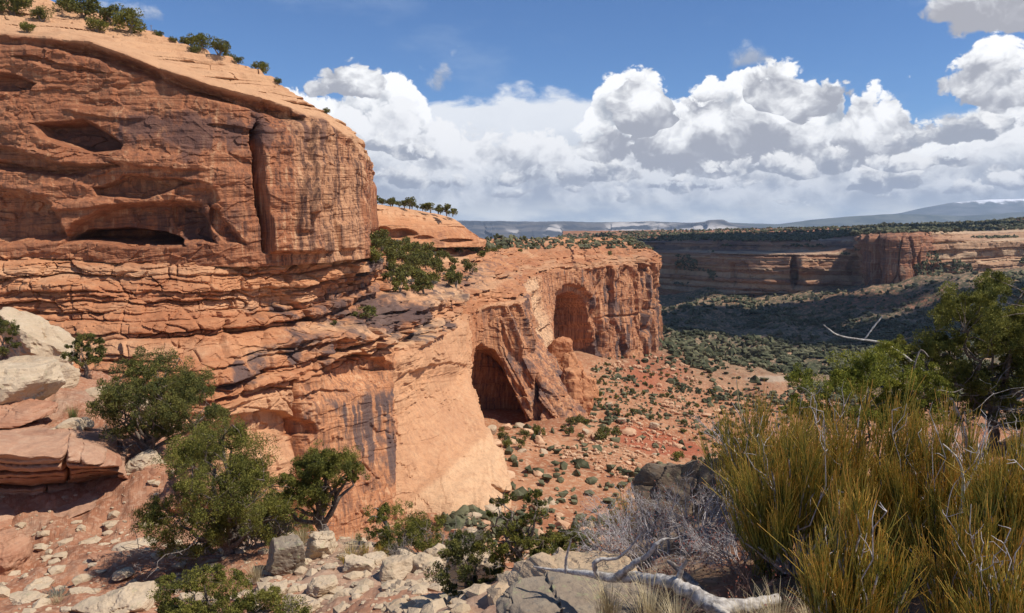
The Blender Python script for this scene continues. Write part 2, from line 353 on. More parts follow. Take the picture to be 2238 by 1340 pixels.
def plain(name, c1, c2, sc_=20.0, bmp=0.0, rough=0.8, trans=0.0, obj=False, spec=0.15, fine=0.0):
    m, t, b = newmat(name)
    p = t.add('ShaderNodeTexCoord').outputs['Object'] if obj else t.add('ShaderNodeNewGeometry').outputs['Position']
    n = t.noise(p, sc_, 3, 0.6)
    if fine: n = t.math('ADD', t.math('MULTIPLY', n, 0.5), t.math('MULTIPLY', t.noise(p, fine, 2, 0.6), 0.5))
    c = t.mix(t.sstep(n, 0.38 if fine else 0.32, 0.62 if fine else 0.68), c1, c2)
    t.link(c, b.inputs['Base Color']); b.inputs['Roughness'].default_value = rough; b.inputs['Specular IOR Level'].default_value = spec
    if bmp: bump(t, b, n, bmp)
    if trans:
        tr = t.add('ShaderNodeBsdfTranslucent'); t.link(c, tr.inputs[0]); mx = t.add('ShaderNodeMixShader'); mx.inputs[0].default_value = trans
        out = [q for q in t.n if q.type == 'OUTPUT_MATERIAL'][0]
        t.link(b.outputs[0], mx.inputs[1]); t.link(tr.outputs[0], mx.inputs[2]); t.link(mx.outputs[0], out.inputs[0])
    return m

# ------------------------------------------------------------------ cliffs
PXS = 2238 / 1024.0
def sub_lin(A, ns):
    out = []
    for i, n in enumerate(ns):
        f = np.arange(n)[:, None, None] / n if A.ndim == 3 else np.arange(n)[:, None] / n
        out.append(A[i][None] * (1 - f) + A[i + 1][None] * f)
    out.append(A[-1][None]); return np.concatenate(out, 0)
def screen_d(a, b):
    ax, ay = proj(a); bx, by = proj(b); return np.hypot(ax - bx, ay - by)
def smooth0(A, k):
    if k < 1: return A
    ker = np.exp(-0.5 * (np.arange(-3 * k, 3 * k + 1) / k) ** 2); ker /= ker.sum()
    Pd = np.concatenate([A[:1] * 1.0 + (A[:1] - A[1:2]) * np.arange(3 * k, 0, -1).reshape(-1, *([1] * (A.ndim - 1))), A, A[-1:] + (A[-1:] - A[-2:-1]) * np.arange(1, 3 * k + 1).reshape(-1, *([1] * (A.ndim - 1)))], 0)
    return sum(ker[i] * Pd[i:i + len(A)] for i in range(len(ker)))
def wallgrid(cols, res=1.0, ks=6, kv=0, m_per=2.5):
    """cols[c][r] = xyz; returns a dense grid [v, t, 3], rows from the foot upward"""
    C = np.array(cols, float)
    nt = [int(min(400, max(np.max(screen_d(C[i], C[i + 1])) / (PXS * res), np.max(np.linalg.norm(C[i] - C[i + 1], axis=-1)) / m_per, 2))) for i in range(len(C) - 1)]
    G = smooth0(sub_lin(C, nt), ks)                      # [t, r, 3]
    G = np.swapaxes(G, 0, 1)                             # [r, t, 3]
    nv = [int(min(420, max(np.percentile(screen_d(G[i], G[i + 1]), 92) / (PXS * res), 2))) for i in range(len(G) - 1)]
    H = sub_lin(G, nv)
    if kv: H = smooth0(H, kv)
    return H
def frame(H):
    """horizontal outward normal (towards the open canyon) and arc length"""
    mid = H[H.shape[0] // 3]; dt = np.gradient(mid, axis=0); L = np.hypot(dt[:, 0], dt[:, 1]) + 1e-6
    s = np.concatenate([[0], np.cumsum(np.hypot(*(mid[1:, :2] - mid[:-1, :2]).T))])
    Tn = np.gradient(H, axis=1); l2 = np.hypot(Tn[..., 0], Tn[..., 1]) + 1e-6
    N = np.stack([Tn[..., 1] / l2, -Tn[..., 0] / l2, Tn[..., 0] * 0], -1)
    return N, np.broadcast_to(s[None], H.shape[:2])
def bedtab(seed, lo, hi, tmin, tmax):
    r = np.random.default_rng(seed); b = [lo]
    while b[-1] < hi: b.append(b[-1] + tmin + (tmax - tmin) * r.random() ** 1.8)
    return np.array(b)
def beds(z, tab):
    k = np.clip(np.searchsorted(tab, z) - 1, 0, len(tab) - 2); th = tab[k + 1] - tab[k]
    return k, (z - tab[k]) / th, th
def blocky(s, z, tab, seed, wmin, wmax, amp, lamp, groove=0.35, gw=0.22):
    zz = z + 0.9 * vn(s * 0.04, z * 0.02, 0 * z, seed) + 0.15 * vn(s * 0.4, z * 0.1, 0 * z, seed + 5)
    k, f, th = beds(zz, tab); kk = k.astype(float)
    wk = wmin + (wmax - wmin) * _h(kk, kk * 0, kk * 0, seed + 1)
    u = s / wk + 7 * _h(kk, kk * 0, kk * 0 + 1, seed + 1) + 0.35 * vn(s * 0.25, kk, z * 0.3, seed + 2)
    bi = np.floor(u); fu = u - bi
    off = amp * (_h(bi, kk, kk * 0, seed + 3) - 0.5) + lamp * (_h(kk, kk * 0, kk * 0 + 2, seed + 4) - 0.5) * 2
    ed = np.minimum(np.minimum(fu, 1 - fu) * wk, np.minimum(f, 1 - f) * th * 1.2)
    on = ss(_h(bi, kk, kk * 0 + 5, seed + 6), 0.15, 0.5)
    off = off - groove * np.exp(-(ed / gw) ** 2) * on - 0.12 * amp * (1 - ss(ed, 0, 0.7))
    return off, k, f
def terrace(z, tab, lo=0.25, hi=0.75):
    k, f, th = beds(z, tab); return tab[k] + th * ss(f, lo, hi), f
def R_(v, seed): return np.random.default_rng(seed).random(v)

# ---- A: the great rounded Entrada wall on the left
def build_upper():
    #      px   Yf   foot lipY  crest  cY
    T = [(-260, 124, 518, 50, -170, 168), (-100, 126, 518, 58, -95, 168), (0, 128, 520, 72, -30, 168), (120, 129, 524, 84, 10, 168), (200, 130, 530, 97, 28, 168), (300, 131, 537, 128, 60, 165),
         (400, 132, 541, 166, 98, 160), (500, 134, 544, 200, 130, 157), (560, 137, 545, 216, 152, 157), (620, 141, 543, 235, 188, 156), (700, 148, 538, 262, 238, 160),
         (770, 156, 535, 303, 280, 166), (798, 166, 533, 350, 318, 174), (806, 178, 531, 372, 345, 184), (806, 192, 530, 372, 352, 200), (800, 215, 530, 380, 360, 225)]
    cols = []
    for px, Y, fy, ly, cy, cY in T:
        z0 = P(px, fy, Y)[2]; r0 = PZ(px, Y, z0 - 3.0); r1 = P(px, fy, Y)
        w1 = P(px, fy * 0.55 + ly * 0.45, Y + 2.0); w2 = P(px, fy * 0.2 + ly * 0.8, Y + 4.5); lip = P(px, ly, Y + 6.0)
        cm = P(px, ly * 0.45 + cy * 0.55, (Y + 6) * 0.5 + cY * 0.5); c = P(px, cy, cY)
        bk = (c[0] * 1.25 - 8, c[1] * 1.25 + 30, c[2] * 1.0 + 2); bk2 = (c[0] * 1.6 - 30, c[1] * 1.6 + 60, c[2] - 12)
        cols.append([r0, r1, w1, w2, lip, cm, c, bk, bk2])
    H = wallgrid(cols, 0.95, 7); H = smooth0(H, 3)
    N, s = frame(H); X, Y, Z = H[..., 0], H[..., 1], H[..., 2]; PX, PY = proj(H)
    lip = np.interp(PX, [t[0] for t in T[:13]], [t[3] for t in T[:13]]); foot = np.interp(PX, [t[0] for t in T[:13]], [t[2] for t in T[:13]])
    wall = ss(PY, lip - 4, lip + 10)      # 1 on the wall, 0 on the slickrock
    qx = PX + 18 * fbm(s * 0.06, Z * 0.09, 0 * s, 5, 3); qy = PY + 11 * fbm(s * 0.06, Z * 0.16, 0 * s + 5, 5, 4)
    D = 0.7 * fbm(X * 0.05, Y * 0.05, Z * 0.09, 4, 11) * wall + 0.35 * fbm(X * 0.3, Y * 0.3, Z * 0.5, 4, 13)
    # exfoliation plates
    f1, f2, cid = worley((s + 2 * vn(s * .1, Z * .1, 0 * s, 8)) / 9, Z / 5, 21); D += wall * (0.55 * (cid - 0.5) * ss(f2 - f1, 0.0, 0.06))
    f1, f2, cid = worley((s + vn(s * .3, Z * .3, 0 * s, 9)) / 3.2, Z / 1.6, 22); D += wall * 0.22 * (cid - 0.5) * ss(f2 - f1, 0.0, 0.1)
    # fine cross bedding, dipping with the dome
    dip = Z - 0.14 * s * 0.5
    D += wall * 0.10 * fbm(s * 0.05, dip * 2.2, 0 * s, 3, 31)
    def rec(cx, cy, rx, ry, dep, tilt=0.0, up=0.16, dn=0.9, sl=0.0):
        ca, sa = math.cos(tilt), math.sin(tilt); a = ((qx - cx) * ca + (qy - cy) * sa) / rx; b = (-(qx - cx) * sa + (qy - cy) * ca) / ry
        r = np.sqrt(a * a + b * b); wd = np.where(b < 0, up, dn); return -dep * (1 - ss(r, 1 - wd, 1.0)) * (1 + sl * b)
    # overhanging lip of the cap and the notch under it (deepest 130..400)
    lipn = PY - lip + 5 * vn(s * 0.15, 0 * s, 0 * s, 41)
    amp = np.interp(PX, [-200, 0, 90, 150, 330, 350, 380, 560, 620, 660, 900], [0.8, 0.9, 1.2, 2.4, 2.8, 1.2, 2.6, 2.6, 1.4, 0.35, 0.3])
    D += amp * (np.exp(-((lipn + 4) / 12) ** 2) * 0.7) - amp * 0.9 * np.exp(-((lipn - 15) / 10) ** 2) * (lipn > 0)
    for cx, cy, rx, ry, dep, ti in (
                                     (430, 470, 60, 80, 1.2, -0.5), (590, 240, 50, 10, 1.6, 0.45), (500, 275, 60, 10, 0.8, 0.15),
                                    (450, 205, 60, 8, 1.0, 0.3), (130, 145, 120, 8, 0.9, 0.12)):
        D += wall * rec(cx, cy, rx, ry, dep, ti)
    for pg, dep, e_ in (([(60, 268), (120, 258), (185, 250), (222, 272), (262, 308), (255, 322), (180, 330), (95, 305)], 4.0, 15), ([(140, 535), (170, 488), (225, 452), (262, 436), (330, 430), (400, 436), (445, 444), (470, 480), (482, 532)], 3.6, 16),
                        ([(158, 524), (188, 506), (270, 497), (350, 504), (402, 520), (415, 540), (280, 540)], 7.0, 7), ([(-90, 545), (-90, 405), (60, 408), (112, 425), (150, 470), (172, 528)], 3.4, 22), ([(190, 398), (265, 372), (400, 390), (422, 408), (330, 428), (205, 424)], 2.2, 10),
                        ([(-90, 160), (40, 165), (97, 185), (88, 200), (0, 200), (-90, 190)], 3.0, 6), ([(-60, 318), (40, 325), (130, 352), (250, 350), (260, 362), (120, 382), (-60, 380)], 2.6, 12), ([(455, 450), (480, 455), (520, 500), (545, 535), (500, 530), (470, 500)], 1.6, 6)):
        D += -wall * dep * (1 - ss(polysd(qx, qy, pg), -e_, 0))
    sp1 = fbm(s * 0.07, Z * 0.12, 0 * s, 5, 27); sp2 = fbm(s * 0.15 + 5, Z * 0.22, 0 * s, 5, 28); D += wall * (1 - 0.8 * ss(PX, 565, 600)) * (0.45 * ss(sp1, 0.02, 0.05) + 0.35 * ss(sp1, 0.35, 0.38) + 0.25 * ss(sp2, 0.1, 0.14))
    def bul(cx, cy, rx, ry, dep, ti=0.0):
        ca, sa = math.cos(ti), math.sin(ti); a = ((qx - cx) * ca + (qy - cy) * sa) / rx; b = (-(qx - cx) * sa + (qy - cy) * ca) / ry
        r = np.sqrt(a * a + b * b); wd = np.where(b > 0, 0.35, 0.9); return dep * (1 - ss(r, 1 - wd, 1.0))
    for a in ((90, 345, 190, 26, 1.6, 0.05), (330, 345, 150, 24, 1.2, 0.12), (400, 400, 90, 20, 0.8, 0.2), (180, 445, 90, 16, 1.0, -0.1), (420, 440, 60, 22, 0.9, 0.3), (60, 420, 70, 16, 0.9, 0.0), (230, 235, 100, 16, 0.8, 0.1)):
        D += wall * bul(*a)
    # the long crack and the pillar slab right of it
    cxk = np.interp(PY, [200, 285, 400, 470, 545], [585, 556, 562, 574, 582]) + 2.5 * vn(Z * 0.5, 0 * s, 0 * s, 51)
    on = ss(PY, 262, 290) * (1 - ss(PY, 546, 556)); dxk = PX - cxk
    D += on * 2.2 * ss(dxk, 0, 5) * (1 - ss(dxk, 60, 175)) - on * 5.0 * np.exp(-((dxk + 3) / 4.5) ** 2)
    for a, b_, c_, dp, hi_, lo_ in ((640, 668, 5, 1.6, 250, 460), (625, 640, 4, 1.3, 350, 500), (655, 650, 5, 0.8, 440, 540), (742, 735, 4, 1.2, 480, 540), (590, 600, 3, 0.6, 290, 330)):
        ex = np.interp(PY, [hi_, lo_], [b_, a]) + 3 * vn(Z * 0.4, 0 * s, 0 * s, int(a)); oo = ss(PY, hi_, hi_ + 15) * (1 - ss(PY, lo_, lo_ + 10)); dd = PX - ex
        D += oo * dp * (ss(dd, 0, c_ * 1.2) * (1 - ss(dd, 20, 45)))
    fl = ss(PX, 570, 660) * wall
    D += fl * (0.9 * ridged(s * 0.13, Z * 0.015, 0 * s, 4, 61) + 0.2 * vn(s * 1.1, Z * 0.06, 0 * s, 62))
    # slickrock ledges above the lip
    tab = bedtab(5, -20, 120, 0.5, 1.7)
    Zt, ff = terrace(Z - 0.03 * s + 0.6 * vn(s * .05, 0 * s, 0 * s, 71), tab, 0.15, 0.5); sl = 1 - wall
    up = sl * ss(PY, foot, foot - 30)
    dz = (Zt - (Z - 0.03 * s + 0.6 * vn(s * .05, 0 * s, 0 * s, 71))) * ss(lip - PY, 18, 50)
    D += up * ss(lip - PY, 8, 30) * 1.3 * (blocky(s, Z - 0.03 * s, tab, 72, 3, 14, 0.8, 0.6, 0.5, 0.2)[0])
    V = H + N * D[..., None]; V[..., 2] += np.where(wall < 0.5, dz * 1.0, 0) + sl * 0.25 * fbm(X * 0.2, Y * 0.2, Z * 0.2, 4, 73)
    strk = wall * (0.45 + 0.55 * np.clip(ss(PX, 560, 640) + np.exp(-((PY - 285) / 45) ** 2) * ss(PX, 200, 260) + np.exp(-((PY - 500) / 50) ** 2) * 0.9 * (PX > 300) + np.exp(-((PY - 390) / 35) ** 2) * 0.5, 0, 1))
    varn = wall * (0.20 - 0.15 * ss(PX, 565, 600) + 0.35 * (1 - ss(D, -4, -1)) + 0.5 * np.exp(-((PY - 290) / 50) ** 2) * np.exp(-((PX - 420) / 220) ** 2) + 0.35 * np.exp(-((PX - 660) / 30) ** 2) * np.exp(-((PY - 310) / 60) ** 2))  # deep hollows of the face also get a darker tone
    varn = varn + wall * 0.42 * ss(vn(s * 0.55, Z * 0.02, 0 * s, 83) + 0.5 * vn(s * 1.3, Z * .04, 0 * s, 84), 0.05, 0.55) * np.clip(np.exp(-((PY - 295) / 42) ** 2) * ss(PX, 190, 260) + np.exp(-((PY - 490) / 48) ** 2) * ss(PX, 280, 340) + 0.9 * fl, 0, 1)
    pale = np.clip(sl * 0.9 + 0.5 * fl * ss(vn(s * 0.25, Z * 0.03, 0 * s, 81), 0.0, 0.5), 0, 1)
    o = mesh('entrada_cliff', V, gridfaces(*H.shape[:2]), M_ENT, False, attrs=dict(strk=strk, varn=varn, pale=pale, red=0 * s, grn=0 * s))
    tag(o, kind='structure'); return V
VA = build_upper()

# ---- B: ledgy Kayenta band, bench and the sheer Wingate wall with its two alcoves
LIPZ = -28.0
def build_main():
    T = [  # base(px,Y,z) lip(px,Y) shelf edge(px,Y,z) shelf back(px,Y,z) back(px,Y,z)
        ((-300, 110, -60), (-300, 113), (-300, 115, -22), (-300, 117, -20), (-300, 127, -2.0)),
        ((0, 111, -60), (0, 114), (0, 116, -22), (0, 118, -20), (0, 131, -2.5)),
        ((300, 110, -60), (300, 114), (300, 116, -22), (300, 119, -20), (300, 134, -3.8)),
        ((470, 112, -60), (460, 116), (455, 119, -22), (450, 123, -20), (450, 136, -4.4)),
        ((650, 132, -60), (650, 136), (650, 138, -22), (640, 140, -20), (600, 143, -4.7)),
        ((780, 143, -59), (770, 150), (765, 152, -22), (745, 160, -20), (720, 157, -4.6)),
        ((880, 152, -57), (860, 163), (855, 165, -22), (820, 174, -17), (806, 178, -5)),
        ((980, 154, -56), (950, 192), (935, 200, -20), (850, 212, -16), (822, 222, -7)),
        ((1075, 168, -57), (1012, 222), (1000, 232, -22), (915, 256, -15), (840, 300, -9)),
        ((1062, 205, -60), (1024, 240), (1030, 250, -23), (945, 290, -15), (900, 345, -9)),
        ((1042, 245, -62), (1040, 252), (1052, 262, -23), (985, 330, -15), (985, 370, -10)),
        ((1085, 262, -65), (1066, 260), (1080, 270, -24), (1010, 350, -15), (1030, 400, -11)),
        ((1175, 258, -66), (1100, 264), (1104, 276, -24), (1040, 360, -15), (1045, 430, -12)),
        ((1238, 250, -66), (1128, 272), (1126, 300, -24), (1060, 375, -15), (1060, 460, -12)),
        ((1262, 275, -68), (1142, 310), (1132, 335, -24), (1075, 395, -16), (1075, 490, -12)),
        ((1225, 320, -71), (1142, 375), (1132, 395, -25), (1090, 430, -17), (1100, 520, -12)),
        ((1208, 365, -72), (1175, 412), (1170, 422, -25), (1135, 465, -18), (1130, 560, -13)),
        ((1216, 436, -78), (1205, 447), (1203, 455, -25), (1180, 495, -19), (1180, 620, -14)),
        ((1263, 460, -80), (1262, 468), (1262, 475, -25), (1250, 515, -18), (1240, 680, -15)),
        ((1320, 483, -84), (1318, 492), (1318, 498, -25), (1300, 540, -19), (1290, 720, -15)),
        ((1398, 514, -88), (1394, 524), (1394, 530, -25), (1370, 560, -20), (1330, 760, -16)),
        ((1437, 540, -92), (1431, 550), (1431, 556, -25), (1405, 580, -21), (1350, 820, -17)),
        ((1440, 583, -93), (1437, 590), (1434, 595, -25), (1410, 615, -21), (1365, 850, -17)),
        ((1405, 690, -95), (1400, 700), (1398, 705, -25), (1385, 720, -21), (1370, 880, -17)),
        ((1330, 900, -98), (1328, 905), (1325, 910, -25), (1320, 920, -21), (1300, 1000, -17))]
    cols = []
    for b, l, se, sb, bk in T:
        B = np.array(PZ(*b)); L = np.array(PZ(l[0], l[1], LIPZ)); M1 = B * 0.45 + L * 0.55; M1[:2] = B[:2] * 0.2 + L[:2] * 0.8
        B0 = B + np.array([0, 0, -10.0]); B0[:2] += (B[:2] - L[:2]) * 0.3
        mid = np.array(PZ(*sb)) * 0.5 + np.array(PZ(*bk)) * 0.5
        cols.append([B0, B, M1, L, PZ(*se), PZ(*sb), mid, PZ(*bk)])
    H = wallgrid(cols, 0.95, 5, 2, 1.6)
    N, s = frame(H); X, Y, Z = H[..., 0], H[..., 1], H[..., 2]; PX, PY = proj(H); n_v = H.shape[0]
    # index of each row along the profile, t of each column
    tt = np.broadcast_to(np.linspace(0, 1, H.shape[1])[None], PX.shape)
    SC = np.clip(Y / 150, 0.8, 3.2)
    kay = ss(Z, -29, -27.4); win = 1 - kay
    bench = ss(PX, 800, 860) * ss(Z, -19.0, -16.0)          # vegetated bench, not a wall
    tab = bedtab(3, -110, 20, 0.6, 3.6); tab2 = bedtab(9, -110, 20, 0.25, 0.9)
    wz = Z + 0.012 * (X + 40) * 0
    wz = wz + 1.1 * vn(s * 0.018, 0 * s, 0 * s, 101)
    wz = wz + 0.22 * fbm(s * 0.07, wz * 0.12, 0 * s, 3, 107)
    bo, k, f = blocky(s, wz, tab, 102, 4.0, 18, 2.0, 0.9, 0.7, 0.17); bo2, k2, f2_ = blocky(s, wz + 0.3 * vn(s * .5, wz * .5, 0 * s, 108), tab2, 103, 2.0, 12, 0.5, 0.35, 0.22, 0.1)
    rg = ss(vn(s * 0.035, wz * 0.1, 0 * s, 109), -0.25, 0.25)
    kk = kay * (1 - 0.35 * bench)
    big = ss(PX, 560, 900)
    D = kk * (bo * (0.95 + 0.4 * big) + bo2 * (0.25 + 0.75 * rg) * (1 - 0.3 * big) + 1.1 * fbm(s * 0.05, Z * 0.1, 0 * s, 4, 104) + 0.25 * fbm(s * 0.3, Z * 0.6, 0 * s, 4, 110))
    f1, f2, cid = worley((s + 1.5 * vn(s * .2, Z * .2, 0 * s, 8)) / 6.5, (Z + vn(s * .2, Z * .2, 0 * s, 18)) / 4.2, 121); D += kk * (0.45 + 0.8 * big) * ((cid - 0.5) * 2.2 - 1.3 * np.exp(-((f2 - f1) / 0.05) ** 2))
    f1, f2, cid = worley((s + 0.4 * Z) / 2.6, Z / 1.1, 125); D += kk * (0.35 + 0.5 * big) * (cid - 0.5)
    f1, f2, cid = worley((s - 0.3 * Z) / 9.0, (Z + 0.1 * s) / 3.0, 126); D += kk * 1.1 * (cid - 0.5)
    sp1 = fbm(s * 0.07, Z * 0.10, 0 * s, 5, 127); sp2 = fbm(s * 0.16 + 5, Z * 0.13, 0 * s, 5, 128); sp3 = fbm(s * 0.05, Z * 0.3, 0 * s, 4, 129)
    D += win * (0.45 * ss(sp1, 0.02, 0.05) + 0.35 * ss(sp1, 0.38, 0.41) + 0.28 * ss(sp2, 0.1, 0.14) + 0.22 * ss(sp3, 0.15, 0.2) + 0.07 * fbm(s * 0.05, (Z + 0.15 * s) * 2.0, 0 * s, 3, 130))
    f1, f2, cid = worley((s + 4 * vn(s * .1, Z * .06, 0 * s, 18)) / 12, Z / 15, 131); D -= win * 0.55 * np.exp(-((f2 - f1) / 0.022) ** 2) * ss(vn(s * .06, Z * .06, 0 * s, 132), 0.0, 0.3)
    # the sheer wall
    D += win * (0.9 * fbm(s * 0.03, Z * 0.04, 0 * s, 4, 105) * SC ** 0.5 + 0.16 * fbm(X * 0.35, Y * 0.35, Z * 0.35, 4, 106))
    f1, f2, cid = worley((s + 3 * vn(s * .1, Z * .06, 0 * s, 8)) / 14, Z / 22, 123); D += win * 0.55 * (cid - 0.5) * ss(Y, 200, 240) + win * 0.22 * (cid - 0.5)
    f1, f2, cid = worley((s + vn(s * .3, Z * .1, 0 * s, 9)) / 5, Z / 7, 124); D += win * 0.16 * (cid - 0.5)
    # columns and joints of the far wall and the prow
    qx = PX + 4 * vn(Z * 0.25, s * 0.1, 0 * s, 131); farw = win * ss(Y, 330, 400)
    colf = ss(PX, 1290, 1330) * ss(Y, 400, 440)
    w_, w2_, wid = worley((s + 1.5 * vn(s * .2, Z * .08, 0 * s, 140)) / 7.5, Z / 34 + 9, 141)
    cidw = wid
    D += (win * 0.8 + 0.7 * kay * (1 - bench) * ss(PX, 1190, 1210)) * colf * ((wid - 0.5) * 8.5 - 4.5 * np.exp(-((w2_ - w_) / 0.06) ** 2))
    w_, w2_, wid = worley((s + 1.0 * vn(s * .4, Z * .1, 0 * s, 142)) / 3.2, Z / 12, 143); D += farw * (0.4 + 0.8 * colf) * ((wid - 0.5) * 1.3)
    pil = ss(Y, 470, 500) * np.exp(-((qx - 1402) / 4.0) ** 2) * ss(Z, -84, -66) * (Y < 585); D -= pil * 15.0
    pil2 = ss(Y, 470, 500) * np.exp(-((qx - 1385) / 2.6) ** 2) * ss(Z, -40, -36) * (Y < 575); D -= pil2 * 5.0
    D -= win * ss(Y, 400, 440) * 2.0 * np.exp(-((Z + 60 + 1.0 * vn(s * .1, 0 * s, 0 * s, 150)) / 0.7) ** 2) * ss(PX, 1300, 1330)
    # banded buff wall between the alcoves
    bw = ss(Y, 310, 335) * (1 - ss(Y, 395, 420))
    D += bw * (1.2 * np.sin(wz * 0.75 + 1.5 * vn(s * .05, wz * 0.1, 0 * s, 155)) + 0.6 * vn(s * 0.05, wz * 1.3, 0 * s, 156))
    # buttress: flutes running down its leaning face
    bt = win * ss(Y, 246, 252) * (1 - ss(Y, 318, 330)) * ss(PX, 1085, 1110)
    D += bt * (2.2 * ridged((s + 0.25 * (Z + 45)) * 0.16, Z * 0.015, 0 * s, 3, 161) + 0.9 * (worley((s + 0.25 * Z) / 3.5, Z / 14, 162)[2] - 0.5) * 2)
    # alcoves
    def alcove(poly, dep, edge, cond, jit=5.0, seed=1, slope=0.0):
        jx = PX + jit * fbm(s * 0.2, Z * 0.15, 0 * s, 3, seed); jy = PY + jit * fbm(s * 0.2 + 9, Z * 0.2, 0 * s, 3, seed + 1)
        sd = polysd(jx, jy, poly); m_ = np.where(cond, 1 - ss(sd, -edge, 0), 0.0); return -dep * m_
    D += alcove([(1222, 830), (1214, 700), (1220, 660), (1238, 640), (1262, 636), (1287, 652), (1302, 690), (1310, 740), (1316, 830)], 3.0 + 23.0 * ss(PX, 1222, 1300), 8, (Y > 395) & (Y < 520) & (Z < -30), 3.0, 171)
    D += alcove([(1208, 700), (1212, 640), (1235, 620), (1270, 622), (1300, 650), (1316, 700), (1330, 740), (1320, 830), (1205, 830)], 4.0, 7, (Y > 395) & (Y < 520) & (Z < -28.5), 4.0, 172)
    D += alcove([(1028, 900), (1030, 810), (1036, 762), (1052, 748), (1080, 762), (1100, 790), (1125, 850), (1150, 905), (1165, 960), (1030, 980)], 6.0 + 15.0 * ss(PX, 1040, 1115), 14, (Y > 235) & (Y < 292) & (Z < -33), 4.0, 173)
    D += alcove([(1160, 800), (1172, 830), (1190, 880), (1196, 925), (1176, 925), (1166, 870)], 4.0, 7, (Y > 235) & (Y < 300) & (Z < -33), 3.0, 175)
    # near wall: arched overhang top left, vertical crack, recesses under the slab
    nr = (Y < 240)
    def rec(cx, cy, rx, ry, dep, ti=0.0, up=0.14, dn=0.9, jit=5):
        jx = PX + jit * fbm(s * 0.2, Z * 0.15, 0 * s, 3, 181); jy = PY + jit * fbm(s * 0.2 + 9, Z * 0.2, 0 * s, 3, 182)
        ca, sa = math.cos(ti), math.sin(ti); a = ((jx - cx) * ca + (jy - cy) * sa) / rx; b = (-(jx - cx) * sa + (jy - cy) * ca) / ry
        r = np.sqrt(a * a + b * b); wd = np.where(b < 0, up, dn); return np.where(nr, -dep * (1 - ss(r, 1 - wd, 1.0)), 0)
    D += rec(560, 960, 130, 62, 2.4, -0.1, 0.1, 0.95) + rec(780, 815, 78, 46, 3.4, -0.05, 0.2, 0.9) + rec(700, 870, 60, 20, 0.8, -0.15) + rec(960, 880, 120, 90, 0.9, -0.3, 0.1) + rec(560, 862, 90, 10, 1.4, -0.12)
    D += np.where(nr, 1, 0) * np.exp(-(((PY - np.interp(PX, [560, 600, 730, 850, 870], [760, 742, 728, 745, 790])) ) / 14) ** 2) * ss(PX, 560, 620) * (1 - ss(PX, 845, 862)) * 2.6
    ck = np.interp(PY, [780, 850, 950, 1060], [655, 638, 650, 640]); D -= np.where(nr & (PY > 830), 1.8 * np.exp(-((PX - ck - 2 * vn(Z * .6, 0 * s, 0 * s, 184)) / 4.5) ** 2), 0)
    D += np.where(nr, 0.9 * ss(PX, ck, ck + 5) * (1 - ss(PX, 840, 866)) * ss(PY, 840, 880), 0)
    D -= np.where(nr, 1.0 * ss(PX, 856, 862) * (1 - ss(PX, 1000, 1060)) * ss(PY, 790, 830), 0)
    ap = PY - np.interp(PX, [860, 960, 1050, 1120], [1110, 1030, 930, 900]); D += np.where(nr & (PX > 850), 1.2 * ss(ap, 0, 12) + 1.5 * ss(ap, 45, 60) * ss(PX, 960, 1000), 0)
    D -= np.where(nr, 2.5 * (1 - ss(polysd(PX, PY, [(1038, 1050), (1050, 1052), (1092, 1084), (1080, 1088)]), -5, 0)), 0)
    V = H + N * D[..., None]
    # steps of the bench
    zt, ff = terrace(V[..., 2] + 0.8 * vn(X * .03, Y * .03, 0 * s, 191), bedtab(12, -60, 10, 0.5, 1.8), 0.3, 0.62)
    slope = kay * ss(PX, 640, 800) * (Z > -22)
    V[..., 2] += slope * (zt - V[..., 2]) * 0.85 + kay * 0.3 * fbm(X * 0.25, Y * 0.25, 0 * s, 4, 192)
    V[..., 2] += bench * np.clip(Y / 300, 0.5, 1.6) * 1.2 * fbm(X * 0.05, Y * 0.05, 0 * s, 4, 193)
    V[..., 2] += np.where(Z > -29, 1, 0) * ss(PX, 1180, 1210) * (1 - bench) * 2.2 * (worley(s / 9, 0 * s + 3, 194)[2] - 0.5)
    strk = np.clip(np.where(nr, win * 0.5 * ss(PX, 640, 655) * (1 - ss(PX, 858, 862)), 0) + win * (0.22 + 0.6 * ss(Y, 240, 260)) + kay * 0.12, 0, 1)
    varn = 0.10 + 0.45 * kk * np.exp(-((Z + 20) / 6) ** 2) * ss(PX, 500, 640) * (1 - ss(PX, 1040, 1120))
    varn = varn + 0 + 0.40 * bt + 0.30 * colf * win * (cidw > 0.55) * ss(Z, -40, -55) + 0.35 * colf * win * (cidw < 0.25) + 0.22 * colf * win * ss(vn(s * .12, Z * 0.03, 0 * s, 205), -0.1, 0.5)
    varn = varn + kay * 0.28 * ss(vn(s * .04, Z * .12, 0 * s, 201), 0.1, 0.6)
    varn = np.where(kay * (PX < 560) > 0.5, varn * 0.5 + 0.08, varn)
    fstk = ss(Y, 395, 440) * win * ss(vn(s * .35, Z * 0.025, 0 * s, 206) + 0.5 * vn(s * 1.0, Z * .05, 0 * s, 207), 0.0, 0.5); varn = varn + 0.42 * fstk
    varn = varn + np.where(nr, 0.50 * (0.35 + 0.9 * ss(vn(s * 0.8, Z * .04, 0 * s, 215) + 0.5 * vn(s * 2.2, Z * .1, 0 * s, 216), -0.3, 0.5)) * (1 - ss(polysd(PX + 12 * sp2, PY + 12 * sp1, [(690, 870), (862, 840), (862, 1060), (800, 1020), (760, 980), (700, 960)]), -25, 12)), 0)
    varn = varn + np.where(nr, win * 0.12 * ss(PX, 640, 655) * (1 - ss(PX, 858, 862)) * ss(PY, 800, 860), 0)
